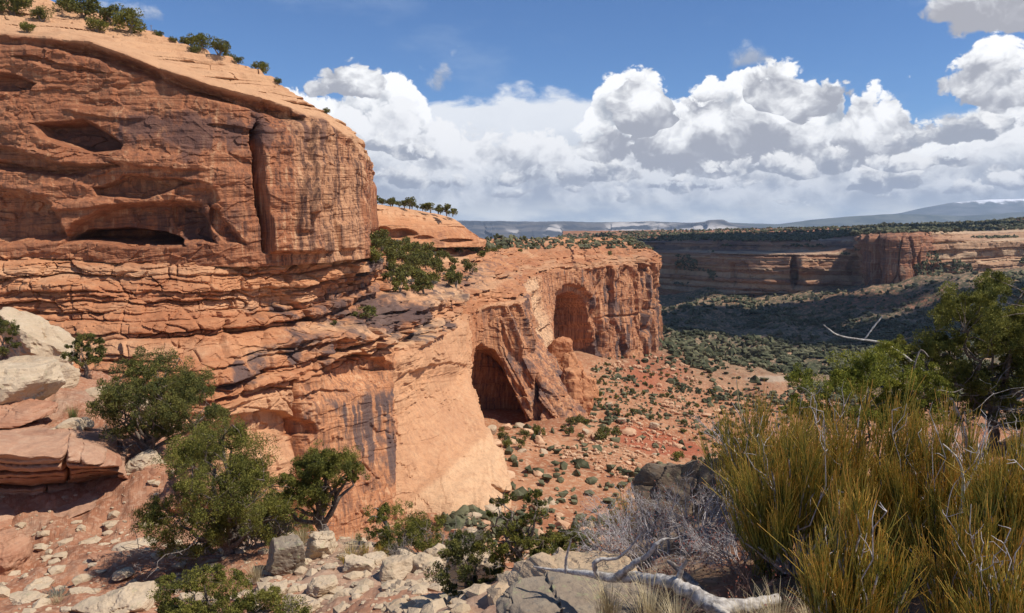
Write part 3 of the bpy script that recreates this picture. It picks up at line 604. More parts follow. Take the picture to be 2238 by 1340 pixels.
    for pg in ([(500, 770), (620, 748), (640, 800), (560, 830), (470, 850)], [(610, 755), (720, 755), (735, 830), (650, 820)], [(860, 670), (930, 690), (1000, 700), (1010, 660), (1020, 740), (900, 790), (865, 780)], [(455, 850), (520, 800), (530, 830)], [(480, 640), (600, 640), (640, 690), (500, 690)], [(690, 560), (800, 560), (800, 600), (740, 640)]):
        varn = varn + np.where(nr, 0.36 * (0.4 + 0.8 * ss(vn(s * 0.5, Z * .1, 0 * s, 217), -0.4, 0.4)) * kay * (1 - ss(polysd(PX + 16 * sp2, PY + 10 * sp1, pg), -12, 14)), 0)
    pale = np.clip(np.where(nr, win * 0.38 * (ss(PX, 858, 864) + 1 - ss(PX, 630, 640)), 0) + 0.75 * bw * win + 0.10 * bench + 0.4 * np.where(nr, ss(ap, 0, 25) * ss(PX, 870, 900), 0) + 0.35 * kay * ss(vn(s * .03, Z * .5, 0 * s, 203), 0.1, 0.6) + 0.35 * ss(PX, 830, 860) * kay * (1 - ss(PX, 1000, 1060)) * ss(vn(s * .1, Z * .4, 0 * s, 208), -0.2, 0.3), 0, 1)
    pale = np.maximum(pale, 0.6 * kay * np.exp(-(((PY - np.interp(PX, [560, 730, 860], [730, 712, 735])) ) / 12) ** 2) * ss(PX, 620, 700) * (1 - ss(PX, 850, 870)))
    o = mesh('canyon_cliff', V, gridfaces(*H.shape[:2]), M_WIN, False, attrs=dict(strk=strk, varn=varn, pale=pale, red=0.12 * kay * ss(vn(s * .05, Z * .8, 0 * s, 204), 0.1, 0.5) + 0 * s, grn=0 * s))
    tag(o, kind='structure'); return V
VB = build_main()

# ---- second dome behind the corner, and the dark fin beside it
def build_dome():
    T = [(790, 300, 532, 440, 440, 330), (830, 305, 530, 455, 446, 330), (900, 315, 530, 466, 455, 340), (960, 325, 529, 476, 466, 350), (1000, 335, 528, 494, 478, 350), (1030, 345, 528, 512, 505, 352), (1055, 360, 528, 523, 521, 366), (1062, 400, 528, 526, 524, 404)]
    cols = []
    for px, Y, fy, ly, cy, cY in T:
        r0 = P(px, fy + 12, Y - 1); r1 = P(px, fy, Y); w = P(px, (fy + ly) / 2, Y + 3); l = P(px, ly, Y + 9); c = P(px, cy, cY); b = (c[0] - 20, c[1] + 60, c[2] - 1)
        cols.append([r0, r1, w, l, c, b])
    H = smooth0(wallgrid(cols, 0.9, 5), 2); N, s = frame(H); X, Y, Z = H[..., 0], H[..., 1], H[..., 2]; PX, PY = proj(H)
    tab = bedtab(31, -40, 40, 0.8, 2.5); bo, k, f = blocky(s, Z + 0.02 * s, tab, 301, 3, 12, 0.9, 0.6)
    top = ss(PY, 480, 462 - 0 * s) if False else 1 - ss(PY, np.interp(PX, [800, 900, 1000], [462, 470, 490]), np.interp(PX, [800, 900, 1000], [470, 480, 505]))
    D = 1.2 * fbm(s * 0.03, Z * 0.06, 0 * s, 4, 302) + bo * (0.25 + 1.2 * top) + 0.2 * fbm(X * .3, Y * .3, Z * .5, 3, 303)
    for cx, cy, rx, ry, dp in ((880, 515, 38, 16, 5.0), (838, 512, 24, 18, 4.0), (1000, 527, 40, 6, 3.0), (930, 522, 24, 8, 2.0)):
        r = np.hypot((PX - cx + 4 * vn(s * .2, Z * .2, 0 * s, 305)) / rx, (PY - cy) / ry); D -= dp * (1 - ss(r, np.where(PY < cy, 0.75, 0.2), 1))
    V = H + N * D[..., None]
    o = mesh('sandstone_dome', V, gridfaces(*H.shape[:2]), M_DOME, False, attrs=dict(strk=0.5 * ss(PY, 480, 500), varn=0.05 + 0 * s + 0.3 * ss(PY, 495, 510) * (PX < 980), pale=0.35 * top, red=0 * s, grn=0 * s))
    tag(o, kind='structure')
    T = [(770, 205), (800, 200), (818, 204), (824, 214), (820, 232), (800, 250)]
    cols = [[P(px, 545, Y - 2), P(px, 525, Y - 1), P(px, 515, Y), P(px, 470, Y + 1), P(px, 412, Y + 2), P(px - 8, 395, Y + 5), P(px - 40, 390, Y + 30)] for px, Y in T]
    H = smooth0(wallgrid(cols, 0.9, 3), 2); N, s = frame(H); X, Y, Z = H[..., 0], H[..., 1], H[..., 2]
    D = 0.6 * fbm(s * .1, Z * .1, 0 * s, 4, 311) + 1.2 * (worley(s / 4, Z / 9, 312)[2] - 0.5) - 1.5 * np.exp(-((Z + 3.2) / 0.9) ** 2)
    o = mesh('sandstone_fin', H + N * D[..., None], gridfaces(*H.shape[:2]), M_ENT, False, attrs=dict(strk=0.6 + 0 * s, varn=0.2 + 0 * s, pale=0 * s, red=0 * s, grn=0 * s)); tag(o, kind='structure')
build_dome()

# ---- far canyon wall
def build_far():
    T = [(1230, 1750, 596, 548, 530, 521), (1350, 1600, 606, 550, 529, 519), (1440, 1480, 620, 552, 528, 517), (1520, 1400, 628, 552, 527, 515), (1600, 1340, 645, 551, 527, 513), (1680, 1310, 650, 552, 528, 511),
         (1760, 1290, 652, 552, 528, 509), (1830, 1290, 648, 550, 527, 507), (1878, 1270, 640, 540, 522, 506), (1892, 1170, 638, 522, 514, 504), (1925, 1110, 638, 518, 511, 501), (1985, 1095, 632, 516, 509, 499), (2035, 1110, 618, 516, 508, 497),
         (2048, 1165, 612, 520, 508, 496), (2120, 1210, 600, 524, 510, 493), (2200, 1230, 592, 524, 508, 486), (2260, 1240, 590, 522, 503, 478), (2420, 1260, 585, 515, 495, 470), (2700, 1280, 580, 515, 495, 470)]
    cols = []
    for px, Y, by, cy, dy, ry in T:
        deep = (cy - dy) > 12
        B = P(px, by, Y); B0 = (B[0], B[1] - 8, B[2] - 30)
        cl = P(px, cy, Y + 12); c2 = P(px, cy - (3 if deep else 1), Y + (75 if deep else 16)); d = P(px, dy, Y + (95 if deep else 26)); r = P(px, ry, Y + 330); bk = (r[0] * 1.5, r[1] * 1.5, r[2] + 4); far = (r[0] * 2.6, r[1] * 2.6, r[2] - 20)
        cols.append([B0, B, cl, c2, d, r, bk, far])
    H = wallgrid(cols, 0.85, 4, 1, 14); N, s = frame(H); X, Y, Z = H[..., 0], H[..., 1], H[..., 2]; PX, PY = proj(H)
    tab = bedtab(41, -260, 60, 2.0, 9.0); tab2 = bedtab(42, -260, 60, 4, 15)
    wz = Z + 3 * vn(s * 0.004, 0 * s, 0 * s, 401); bo, k, f = blocky(s, wz, tab, 402, 20, 90, 4, 4.5, 1.5, 1.2)
    cl = 1 - ss(-Z, 0, 8) * 0; prow = ss(PX, 1880, 1895) * (1 - ss(PX, 2040, 2050))
    wallm = ss(PY, np.interp(PX, [t[0] for t in T], [t[5] for t in T]) + 4, np.interp(PX, [t[0] for t in T], [t[5] for t in T]) + 10)
    wf, wf2, wid = worley((s + 6 * vn(s * .03, Z * .02, 0 * s, 403)) / 22, Z / 90, 404)
    D = wallm * (bo * (1 - 0.75 * prow) + 7 * fbm(s * 0.008, Z * 0.01, 0 * s, 4, 405) + prow * ((wid - 0.5) * 18 - 5 * np.exp(-((wf2 - wf) / 0.06) ** 2)) + 1.5 * fbm(s * .06, Z * .1, 0 * s, 3, 406) + (1 - prow) * 6 * (worley(s / 60, Z / 40, 409)[2] - 0.5))
    D += wallm * 14 * np.exp(-((PX - 1752) / 9) ** 2) * np.exp(-((PY - 585) / 30) ** 2)
    for cx, cy, rx, ry, dp in ((1736, 595, 12, 42, 22), (1745, 612, 20, 20, 12), (1600, 600, 10, 30, 9), (2160, 560, 40, 20, 9), (2050, 588, 14, 14, 14), (2075, 590, 10, 12, 12), (1870, 590, 20, 40, 10), (1680, 648, 110, 8, 10)):
        r = np.hypot((PX - cx + 4 * vn(s * .03, Z * .05, 0 * s, 407)) / rx, (PY - cy) / ry); D -= wallm * dp * (1 - ss(r, 0.55, 1))
    V = H + N * D[..., None]; V[..., 2] += (1 - wallm) * 3.0 * fbm(X * 0.01, Y * 0.01, 0 * s, 4, 408)
    zt, _ = terrace(V[..., 2], tab2, 0.3, 0.6)
    band = ss(PY, 505, 512) * (PY < 556) * (1 - prow); V[..., 2] += band * (zt - V[..., 2]) * 0.4
    pale = np.clip(0.22 + 0.65 * (k % 3 == 0) * (1 - prow) - 0.4 * prow + 0.3 * ss(PX, 2050, 2100), 0, 1) * wallm
    varn = prow * 0.26 + 0.10 + (1 - prow) * 0.35 * (k % 5 == 2) + 0.45 * (PX < 1880) * ss(PY, 518, 526) * (1 - ss(PY, 542, 549))  # last term paints cloud shade into the colour of the upper band
    o = mesh('far_canyon_wall', V, gridfaces(*H.shape[:2]), M_FAR, False, attrs=dict(strk=0.2 + 0.6 * prow, varn=varn, pale=pale, red=0.15 * prow + 0.7 * ss(PY, 636, 648) * (PX < 1880), grn=0.9 * (1 - wallm)))
    tag(o, kind='structure'); return V
VF = build_far()

# ------------------------------------------------------------------ terrain between the walls
def tps(pts, reg=2.0):
    p = np.array(pts, float); n = len(p); S = 100.0; q = p[:, :2] / S
    d = np.linalg.norm(q[:, None] - q[None], axis=-1); K = np.where(d > 0, d * d * np.log(d + 1e-9), 0) + np.eye(n) * reg * 1e-3
    Pm = np.c_[np.ones(n), q]; A = np.block([[K, Pm], [Pm.T, np.zeros((3, 3))]]); sol = np.linalg.solve(A, np.r_[p[:, 2], 0, 0, 0])
    def f(x, y):
        x = np.asarray(x, float) / S; y = np.asarray(y, float) / S; r = sol[n] + sol[n + 1] * x + sol[n + 2] * y
        for i in range(n):
            dd = (x - q[i, 0]) ** 2 + (y - q[i, 1]) ** 2; r = r + sol[i] * 0.5 * dd * np.log(dd + 1e-12)
        return r
    return f
TP = [(870, 1112, 154), (1000, 1122, 156), (1110, 1100, 168), (1165, 1120, 165), (1085, 1000, 205), (1100, 928, 255), (1240, 928, 248), (1300, 900, 300), (1275, 850, 330), (1230, 840, 385), (1215, 800, 432), (1265, 794, 455), (1320, 788, 478), (1437, 772, 540),
      (1500, 830, 480), (1560, 800, 600), (1440, 850, 420), (1400, 950, 280), (1480, 900, 350), (1500, 960, 300), (1600, 900, 420), (1650, 830, 620), (1750, 765, 850), (1500, 722, 980), (1600, 735, 950), (1450, 740, 880), (1900, 745, 880),
      (1300, 1180, 150), (1150, 1180, 150), (1400, 1080, 190), (1450, 1020, 230), (1700, 1100, 205), (2000, 1000, 300), (2300, 850, 500), (2500, 760, 700), (600, 1200, 128), (300, 1320, 112), (0, 1420, 105), (-300, 1420, 105), (1119, 1500, 70), (1500, 1400, 90), (300, 1700, 60), (2000, 1300, 120),
      (1450, 655, 1400), (1450, 690, 1180), (1600, 655, 1300), (1650, 690, 1120), (1750, 655, 1270), (1890, 645, 1150), (1890, 690, 1020), (1960, 638, 1075), (2050, 618, 1085), (2050, 680, 950), (2230, 602, 1150), (2300, 690, 880), (2500, 600, 1150), (1300, 640, 1600), (1400, 700, 1250)]
TPW = [P(*a) for a in TP]
THF = tps(TPW)
def terr_h(x, y):
    x = np.asarray(x, float); y = np.asarray(y, float); d = np.hypot(x, y)
    z = THF(x, y)
    g = ss(d, 60, 200)
    z = z + g * (3.2 * fbm(x * 0.018, y * 0.018, 0 * x, 4, 501) + np.clip(d / 400, 0.6, 2.5) * 2.4 * ridged(x * 0.010, y * 0.010, 0 * x, 4, 502)) - 1.0
    z = z + ss(d, 480, 700) * 7.0 * ridged(x * 0.0045 + 3, y * 0.0045, 0 * x, 4, 505)
    tab = bedtab(51, -260, 40, 0.8, 3.0); zt, _ = terrace(z, tab, 0.3, 0.65); z = z + 0.35 * (zt - z)
    return z + 0.35 * fbm(x * 0.15, y * 0.15, 0 * x, 4, 503)
def build_terrain():
    az = np.arctan((np.arange(-500, 2900, 2.6) - CX) / F); d = np.exp(np.linspace(math.log(45), math.log(2100), 560))
    A, Dd = np.meshgrid(az, d); x = np.sin(A) * Dd; y = np.cos(A) * Dd; z = terr_h(x, y); V = np.stack([x, y, z], -1); PX, PY = proj(V)
    red = 0.95 * (1 - ss(polysd(PX + 14 * vn(x * .05, y * .05, 0 * x, 511), PY + 8 * vn(x * .1, y * .1, 0 * x, 512), [(1340, 955), (1370, 925), (1440, 940), (1530, 975), (1560, 1000), (1500, 1005), (1420, 1000)]), -10, 4))
    red = np.maximum(red, 0.75 * (1 - ss(np.hypot((PX - 1430) / 90, (PY - 800) / 50) + 0.4 * vn(x * .04, y * .04, 0 * x, 513), 0.5, 1)))
    red = np.maximum(red, 0.8 * ss(y, 900, 1000) * ss(PX, 1560, 1620) * (1 - ss(PX, 2080, 2140)) * np.exp(-((PY - 656) / 20) ** 2) * ss(vn(x * .012, y * .004, 0 * x, 514), -0.5, 0.3))
    pale = 0.45 * ss(y, 450, 600) * (1 - 0.3 * ss(y, 900, 1100)); grn = ss(y, 420, 640) * 0.9
    pale = np.maximum(pale, 0.9 * (1 - ss(np.hypot((PX - 1690) / 80, (PY - 828) / 9), 0.6, 1)))
    grn = grn * ss(np.hypot((PX - 1690) / 80, (PY - 828) / 9), 0.6, 1.1)
    o = mesh('terrain', V, gridfaces(*x.shape, flip=False), M_TALUS, False, attrs=dict(red=red, pale=pale, grn=grn)); tag(o, kind='structure')
build_terrain()

# ------------------------------------------------------------------ distant mountains
def mt_mat(name, c1, c2, snow=None):
    m, t, b = newmat(name); p = t.add('ShaderNodeNewGeometry').outputs['Position']
    n = t.noise(t.vmath('MULTIPLY', p, (1, 1, 2.5)), 0.0016, 6, 0.6)
    c = t.mix(t.sstep(n, 0.45, 0.6), c1, c2); c = t.mix(t.math('MULTIPLY', t.attr('pale'), t.sstep(n, 0.42, 0.55)), c, (0.52, 0.47, 0.42))
    if snow is not None:
        sn = t.noise(p, 0.0035, 6, 0.7); z = t.sep(p)[2]
        c = t.mix(t.sstep(t.math('MULTIPLY_ADD', sn, 420.0, z), snow, snow + 90), c, (0.9, 0.9, 0.92))
    t.link(c, b.inputs['Base Color']); return m
def far_range(name, pts, Y, foot, mat, amp, seed, flute, pale=None, setb=0.12):
    cols = []
    for px, py, dY in pts:
        y = Y + dY; a = P(px, foot, y * (1 - setb)); m1 = P(px, foot * 0.45 + py * 0.55, y * (1 - setb * 0.45)); m2 = P(px, foot * 0.2 + py * 0.8, y * (1 - setb * 0.1)); r = P(px, py, y)
        cols.append([a, m1, m2, r, (r[0] * 1.25, r[1] * 1.25, r[2] * 0.98)])
    H = wallgrid(cols, 0.8, 2, 1, 300); N, s = frame(H); X, Yv, Z = H[..., 0], H[..., 1], H[..., 2]; PX, PY = proj(H)
    D = amp * (ridged((s + 0.5 * Z) / flute, Z / (flute * 2), 0 * s, 4, seed) * 0.8 + fbm(s / (flute * 6), 0 * s, 0 * s, 3, seed + 3) * 1.2) * (0.12 + 1.6 * ss(PY, 486, 512)) * (1 + 0.3 * vn(s / flute, Z / 60, 0 * s, seed + 7))
    V = H + N * D[..., None]; V[..., 2] += amp * 0.03 * fbm(s / flute, 0 * s, 0 * s, 3, seed + 5)
    pl = np.zeros(PX.shape)
    for cx, cy, rx, ry in (pale or []): pl = np.maximum(pl, 1 - ss(np.hypot((PX - cx) / rx, (PY - cy) / ry) + 0.5 * vn(s / (flute * 2), Z / 200, 0 * s, 9), 0.4, 1.1))
    o = mesh(name, V, gridfaces(*H.shape[:2]), mat, False, attrs=dict(pale=pl)); tag(o, kind='structure')
M_BOOK = mt_mat('book_cliff_shale', (0.055, 0.060, 0.070), (0.135, 0.125, 0.12)); M_MESA = mt_mat('far_mesa_forest', (0.06, 0.075, 0.07), (0.12, 0.13, 0.11)); M_SNOW = mt_mat('snowy_ridge', (0.10, 0.12, 0.13), (0.16, 0.17, 0.18), 640.0)
far_range('book_cliffs', [(850, 483, 0), (1010, 482, 300), (1080, 483, 0), (1150, 484, 500), (1230, 484, 100), (1320, 486, 500), (1420, 483, 200), (1500, 488, -100), (1532, 486, -500), (1550, 480, -900), (1578, 479, -900), (1590, 486, -700), (1640, 497, -600), (1700, 508, -600), (1760, 518, -600)],
          12000, 523, M_BOOK, 150, 601, 170, [(1215, 498, 22, 18), (1330, 510, 70, 10), (1375, 498, 50, 16), (1570, 503, 80, 20), (1470, 505, 50, 16), (1420, 497, 40, 14), (1640, 512, 50, 10), (1120, 510, 30, 12)])
far_range('far_mesa', [(1500, 500, 0), (1590, 487, 0), (1640, 489, 0), (1700, 492, 0), (1760, 482, 300), (1850, 472, 0), (1930, 467, 0), (2000, 466, 0), (2100, 470, 0), (2238, 462, 0), (2500, 460, 0)], 16000, 520, M_MESA, 260, 611, 900)
far_range('snowy_mesa', [(1900, 474, 0), (1960, 466, 0), (2020, 452, 0), (2080, 441, 0), (2160, 434, 0), (2238, 433, 0), (2400, 432, 0), (2600, 440, 0)], 19500, 520, M_SNOW, 300, 621, 1300, setb=0.2)
# dark desert basin between the canyon country and the cliffs
V = np.array([[x, y, -260.0 - 20 * (y > 7000)] for y in (2300, 5000, 12500, 21000) for x in (-30000, -8000, 0, 8000, 30000)]).reshape(4, 5, 3)
o = mesh('desert_basin', V, gridfaces(4, 5), M_MESA, False, attrs=dict(pale=np.zeros(20))); tag(o, kind='structure')

# ------------------------------------------------------------------ vegetation / rock materials
M_LEAF = plain('juniper_foliage', (0.075, 0.085, 0.022), (0.270, 0.245, 0.050), 2.6, trans=0.25, fine=14.0, rough=0.7)
M_LEAFB = plain('bright_juniper_foliage', (0.110, 0.130, 0.022), (0.32, 0.30, 0.045), 5.0, fine=25.0, trans=0.25, rough=0.7)
M_LEAFD = plain('dark_juniper_foliage', (0.060, 0.072, 0.026), (0.205, 0.185, 0.045), 1.6, fine=9.0, trans=0.15, rough=0.8)
M_SAGE = plain('sage_twigs', (0.13, 0.13, 0.105), (0.21, 0.20, 0.165), 4.0, rough=0.9)
M_SCRUB = plain('valley_scrub', (0.042, 0.048, 0.024), (0.155, 0.145, 0.080), 0.035, rough=0.9, fine=0.35)
M_BARK = plain('juniper_bark', (0.12, 0.085, 0.062), (0.26, 0.21, 0.17), 30.0, 0.01, 0.9)
M_DEAD = plain('weathered_dead_wood', (0.27, 0.235, 0.205), (0.58, 0.53, 0.47), 26.0, 0.008, 0.85)
M_DEADD = plain('dark_dead_wood', (0.15, 0.12, 0.10), (0.34, 0.29, 0.25), 30.0, 0.01, 0.9)
M_TWIG = plain('grey_twigs', (0.30, 0.25, 0.23), (0.55, 0.50, 0.48), 12.0, 0, 0.8)
M_TWIGD = plain('brown_twigs', (0.14, 0.085, 0.07), (0.28, 0.19, 0.16), 12.0, 0, 0.8)
M_GRASS = plain('dry_grass', (0.42, 0.33, 0.18), (0.62, 0.52, 0.33), 8.0, 0, 0.7, trans=0.3)
M_GRASSG = plain('green_grass', (0.10, 0.13, 0.035), (0.22, 0.24, 0.08), 8.0, 0, 0.7, trans=0.3)
def eph_mat():
    m, t, b = newmat('ephedra_stems'); p = t.add('ShaderNodeNewGeometry').outputs['Position']
    n = t.noise(p, 4.0, 4, 0.6); f = t.math('ADD', t.attr('tip'), t.math('MULTIPLY', t.math('SUBTRACT', n, 0.5), 0.9))
    kn = t.noise(p, 60.0, 2, 0.5); f = t.math('MULTIPLY_ADD', t.math('SUBTRACT', kn, 0.5), 0.9, f)
    c = t.ramp(f, [(0.0, (0.12, 0.130, 0.028)), (0.34, (0.27, 0.235, 0.036)), (0.66, (0.50, 0.335, 0.052)), (1.0, (0.70, 0.34, 0.065))])
    t.link(c, b.inputs['Base Color']); b.inputs['Roughness'].default_value = 0.55; b.inputs['Specular IOR Level'].default_value = 0.3; return m
M_EPH = eph_mat()

M_DARKR = rock_mat('dark_rock', (0.15, 0.105, 0.070), (0.22, 0.165, 0.115), (0.32, 0.26, 0.19), (0.05, 0.04, 0.035), 6.0, 0.3, 0.3, 0.04, 0.5)  # brown rock with the boulder's shade put into its albedo
class MB:
    """collects quads / triangles as quads"""
    def __init__(s): s.v = []; s.f = []; s.n = 0; s.at = []
    def add(s, V, Fq, a=None):
        V = np.asarray(V, float).reshape(-1, 3); s.v.append(V); s.f.append(np.asarray(Fq, int) + s.n); s.n += len(V)
        s.at.append(np.zeros(len(V)) if a is None else np.asarray(a, float).ravel())
    def tube(s, pts, rad, sides=5, a=None):
        pts = np.asarray(pts, float); n = len(pts); rad = np.broadcast_to(np.asarray(rad, float), (n,))
        T = np.gradient(pts, axis=0); T /= np.linalg.norm(T, axis=1)[:, None] + 1e-9
        ref = np.array([0.31, 0.92, 0.21]); A = np.cross(T, ref); A /= np.linalg.norm(A, axis=1)[:, None] + 1e-9; B = np.cross(T, A)
        ang = np.arange(sides) * 2 * math.pi / sides
        V = pts[:, None] + rad[:, None, None] * (np.cos(ang)[None, :, None] * A[:, None] + np.sin(ang)[None, :, None] * B[:, None])
        i = np.arange(n - 1)[:, None] * sides + np.arange(sides)[None]; j = np.arange(n - 1)[:, None] * sides + (np.arange(sides)[None] + 1) % sides
        s.add(V, np.stack([i, j, j + sides, i + sides], -1).reshape(-1, 4), None if a is None else np.repeat(a, sides))
    def quads(s, C, U, W, a=None):
        """leaf quads: centre C, half vectors U, W"""
        V = np.stack([C - U - W * 0.6, C + U * 0.6 - W, C + U + W * 0.6, C - U * 0.6 + W], 1).reshape(-1, 3)
        s.add(V, np.arange(len(V)).reshape(-1, 4), None if a is None else np.repeat(a, 4))
    def obj(s, name, mat, parent=None, smooth=False, attr=None):
        return mesh(name, np.concatenate(s.v), np.concatenate(s.f), mat, smooth, parent, {attr: np.concatenate(s.at)} if attr else None)
    def data(s): return np.concatenate(s.v), np.concatenate(s.f)
def rdir(r, n):
    v = r.normal(size=(n, 3)); return v / np.linalg.norm(v, axis=1)[:, None]
def leafcloud(mb, r, c, rad, n, size, asp=0.45, up=0.35):
    d = rdir(r, n); rr = rad * (0.55 + 0.5 * r.random(n) ** 0.6)[:, None]
    C = np.asarray(c) + d * rr * (1 + 0.25 * r.normal(size=(n, 1)) * 0.5)
    ax = d * 0.8 + r.normal(size=(n, 3)) * 0.6; ax[:, 2] += up; ax /= np.linalg.norm(ax, axis=1)[:, None]
    sd = np.cross(ax, rdir(r, n)); sd /= np.linalg.norm(sd, axis=1)[:, None] + 1e-9; sz = size * (0.6 + 0.8 * r.random(n))[:, None]
    mb.quads(C, ax * sz, sd * sz * asp)
def setloc(o, p, rz=0.0, sc_=None):
    o.location = p; o.rotation_euler = (0, 0, rz)
    if sc_ is not None: o.scale = sc_ if isinstance(sc_, tuple) else (sc_,) * 3
def empty(name, loc, label, cat, group=None):
    o = bpy.data.objects.new(name, None); COL.objects.link(o); o.location = loc; o.empty_display_size = 0.3; return tag(o, label, cat, group)

_ico = {}
def ico(n):
    if n not in _ico:
        import bmesh
        bm = bmesh.new(); bmesh.ops.create_icosphere(bm, subdivisions=n, radius=1)
        v = np.array([q.co[:] for q in bm.verts]); f = np.array([[q.index for q in fc.verts] for fc in bm.faces]); bm.free(); _ico[n] = (v, f)
    return _ico[n]
def rock_geo(seed, size, sub=4, planes=14, strata=0.0, rough=0.05, soft=0.12, tilt=None):
    r = np.random.default_rng(seed); v, f = ico(sub); nrm = rdir(r, planes); nrm[:3] = [[0, 0, 1], [0.2, 0.1, -1], [1, 0.1, 0.1]]
    nrm /= np.linalg.norm(nrm, axis=1)[:, None]; c = 0.62 + 0.34 * r.random(planes)
    dn = v @ nrm.T; rr = np.min(np.where(dn > 0.05, c / np.maximum(dn, 0.05), 9), axis=1); rr = np.minimum(rr, 1.25)
    rr = rr * (1 - soft) + soft; q = v * rr[:, None]; q = q * np.array(size) * 0.5 / 0.85
    L = max(size)
    nz = fbm(q[:, 0] / L * 3, q[:, 1] / L * 3, q[:, 2] / L * 3 + seed, 4, seed); q += v * (nz * rough * L)[:, None]
    if strata:
        zz = q[:, 2] + 0.2 * L * vn(q[:, 0] / L, q[:, 1] / L, 0 * nz, seed) + q[:, 0] * 0.15
        g = vn(0 * nz, 0 * nz, zz / L * 11, seed + 1) + 0.6 * vn(0 * nz, q[:, 0] / L, zz / L * 40, seed + 2); h = q * [1, 1, 0]; h /= np.linalg.norm(h, axis=1)[:, None] + 1e-6
        q += h * (g * strata * L)[:, None]
    if sub >= 4:
        a1 = q[:, 0] / L * 3.2 + 0.5 * q[:, 1] / L; a2 = q[:, 2] / L * 3.2 + 0.6 * q[:, 1] / L + 0.4 * nz
        w1, w2, ci = worley(a1 + 0.2 * nz, a2, seed + 9); q += v * ((0.045 * (ci - 0.5) - 0.020 * np.exp(-((w2 - w1) / 0.05) ** 2)) * L)[:, None]
        q += v * (0.010 * L * fbm(q[:, 0] / L * 14, q[:, 1] / L * 14, q[:, 2] / L * 14, 3, seed + 4))[:, None]
    q[:, 2] -= q[:, 2].min(); return q, f
ZERO = ('varn', 'pale', 'red', 'grn', 'strk')
def rock(name, loc, size, seed, mat, label, cat='boulder', group=None, rz=0.0, rot=None, sub=4, bury=0.12, **kw):
    q, f = rock_geo(seed, size, sub, **kw)
    o = mesh(name, q - np.array([0, 0, size[2] * bury]), f, mat, False, attrs={k: np.full(len(q), (0.25 if k == 'varn' else 0)) for k in ZERO})
    o.location = loc; o.rotation_euler = rot or (0, 0, rz)
    return tag(o, label, cat, group)

# ------------------------------------------------------------------ the slope the viewer stands on
NP = [(1119, 1340, 8), (1400, 1325, 5.5), (1700, 1500, 4.2), (2000, 1560, 3.9), (2238, 1500, 3.8), (2400, 1300, 4.5), (1900, 1300, 5.6), (2150, 1230, 6.0), (1650, 1240, 7.0), (1500, 1200, 8), (1300, 1250, 7.5), (1800, 1120, 8.0), (2050, 1080, 8.0),
      (1000, 1310, 12), (700, 1335, 13), (760, 1215, 18.5), (900, 1200, 19), (600, 1250, 17), (500, 1400, 12), (200, 1330, 16.5), (150, 1255, 20), (330, 1140, 23.5), (430, 1215, 20), (60, 1210, 23), (0, 1400, 14),
      (50, 960, 28.5), (300, 975, 27.5), (100, 835, 37), (0, 720, 46), (-200, 800, 36), (260, 850, 41), (360, 880, 38), (450, 985, 31), (520, 1060, 27), (-300, 1300, 18), (1500, 1700, 2.5), (2400, 1900, 2.2), (800, 1800, 5),
      (1000, 1200, 19.5), (1130, 1250, 15), (1250, 1240, 9.5)]
NP += [(1730, 1240, 5.6), (1905, 1220, 5.6), (2070, 1235, 5.2), (2230, 1295, 4.6), (1990, 1065, 7.2), (1790, 1125, 7.0), (1660, 1115, 7.3), (2215, 1135, 5.4), (1872, 1000, 8.6), (2150, 1010, 9.2), (870, 1215, 18.4), (848, 1155, 18.6), (610, 1200, 21.5), (450, 1100, 25), (560, 1175, 20.5), (480, 1420, 12.8),
       (780, 1278, 16.5), (860, 1293, 15.5), (930, 1265, 16.5), (700, 1303, 15), (760, 1328, 14), (850, 1341, 13), (960, 1243, 17), (1000, 1278, 15), (632, 1268, 17), (420, 1345, 15.8), (1250, 1235, 12.5), (1330, 1180, 12), (350, 1022, 27.5), (1240, 1218, 11.5), (700, 1265, 16.8)]
NW = [P(*a) for a in NP]
NW += [(-3, 0.5, -2.0), (3, 0.5, -1.6), (0, -4, -1.3), (-6, -3, -2.0), (6, -3, -1.0)]
NW += [PZ(600, 30, -15), PZ(800, 27, -15), PZ(1000, 26, -14), PZ(1150, 21, -12), PZ(1300, 16, -9), PZ(1450, 13.5, -6.8), PZ(1650, 13, -5.2), PZ(400, 46, -17), PZ(200, 56, -15), PZ(550, 42, -21), PZ(900, 40, -26), PZ(1400, 30, -20),
       PZ(1900, 13, -4.6), PZ(2150, 12, -3.6), PZ(2300, 14, -3.6), PZ(2000, 22, -12), PZ(2400, 24, -10), PZ(1700, 25, -15), PZ(0, 62, -14), PZ(-200, 60, -12), PZ(0, 85, -34), PZ(300, 75, -35), PZ(2300, 45, -35), PZ(1500, 48, -38), PZ(900, 62, -44)]
NHF = tps(NW, 1.0)
def near_h(x, y):
    x = np.asarray(x, float); y = np.asarray(y, float); d = np.hypot(x, y); z = NHF(x, y)
    k = np.clip(d / 12, 0.25, 2.0)
    z = z + k * 0.16 * fbm(x * 0.5, y * 0.5, 0 * x, 5, 701) + 0.04 * fbm(x * 2.5, y * 2.5, 0 * x, 4, 702)
    zt, _ = terrace(z + 0.1 * fbm(x * .4, y * .4, 0 * x, 3, 703), bedtab(71, -70, 4, 0.12, 0.5), 0.35, 0.6); return z + 0.18 * (zt - z) + k * 0.03 * ridged(x * 1.1, y * 1.1, 0 * x, 3, 704)
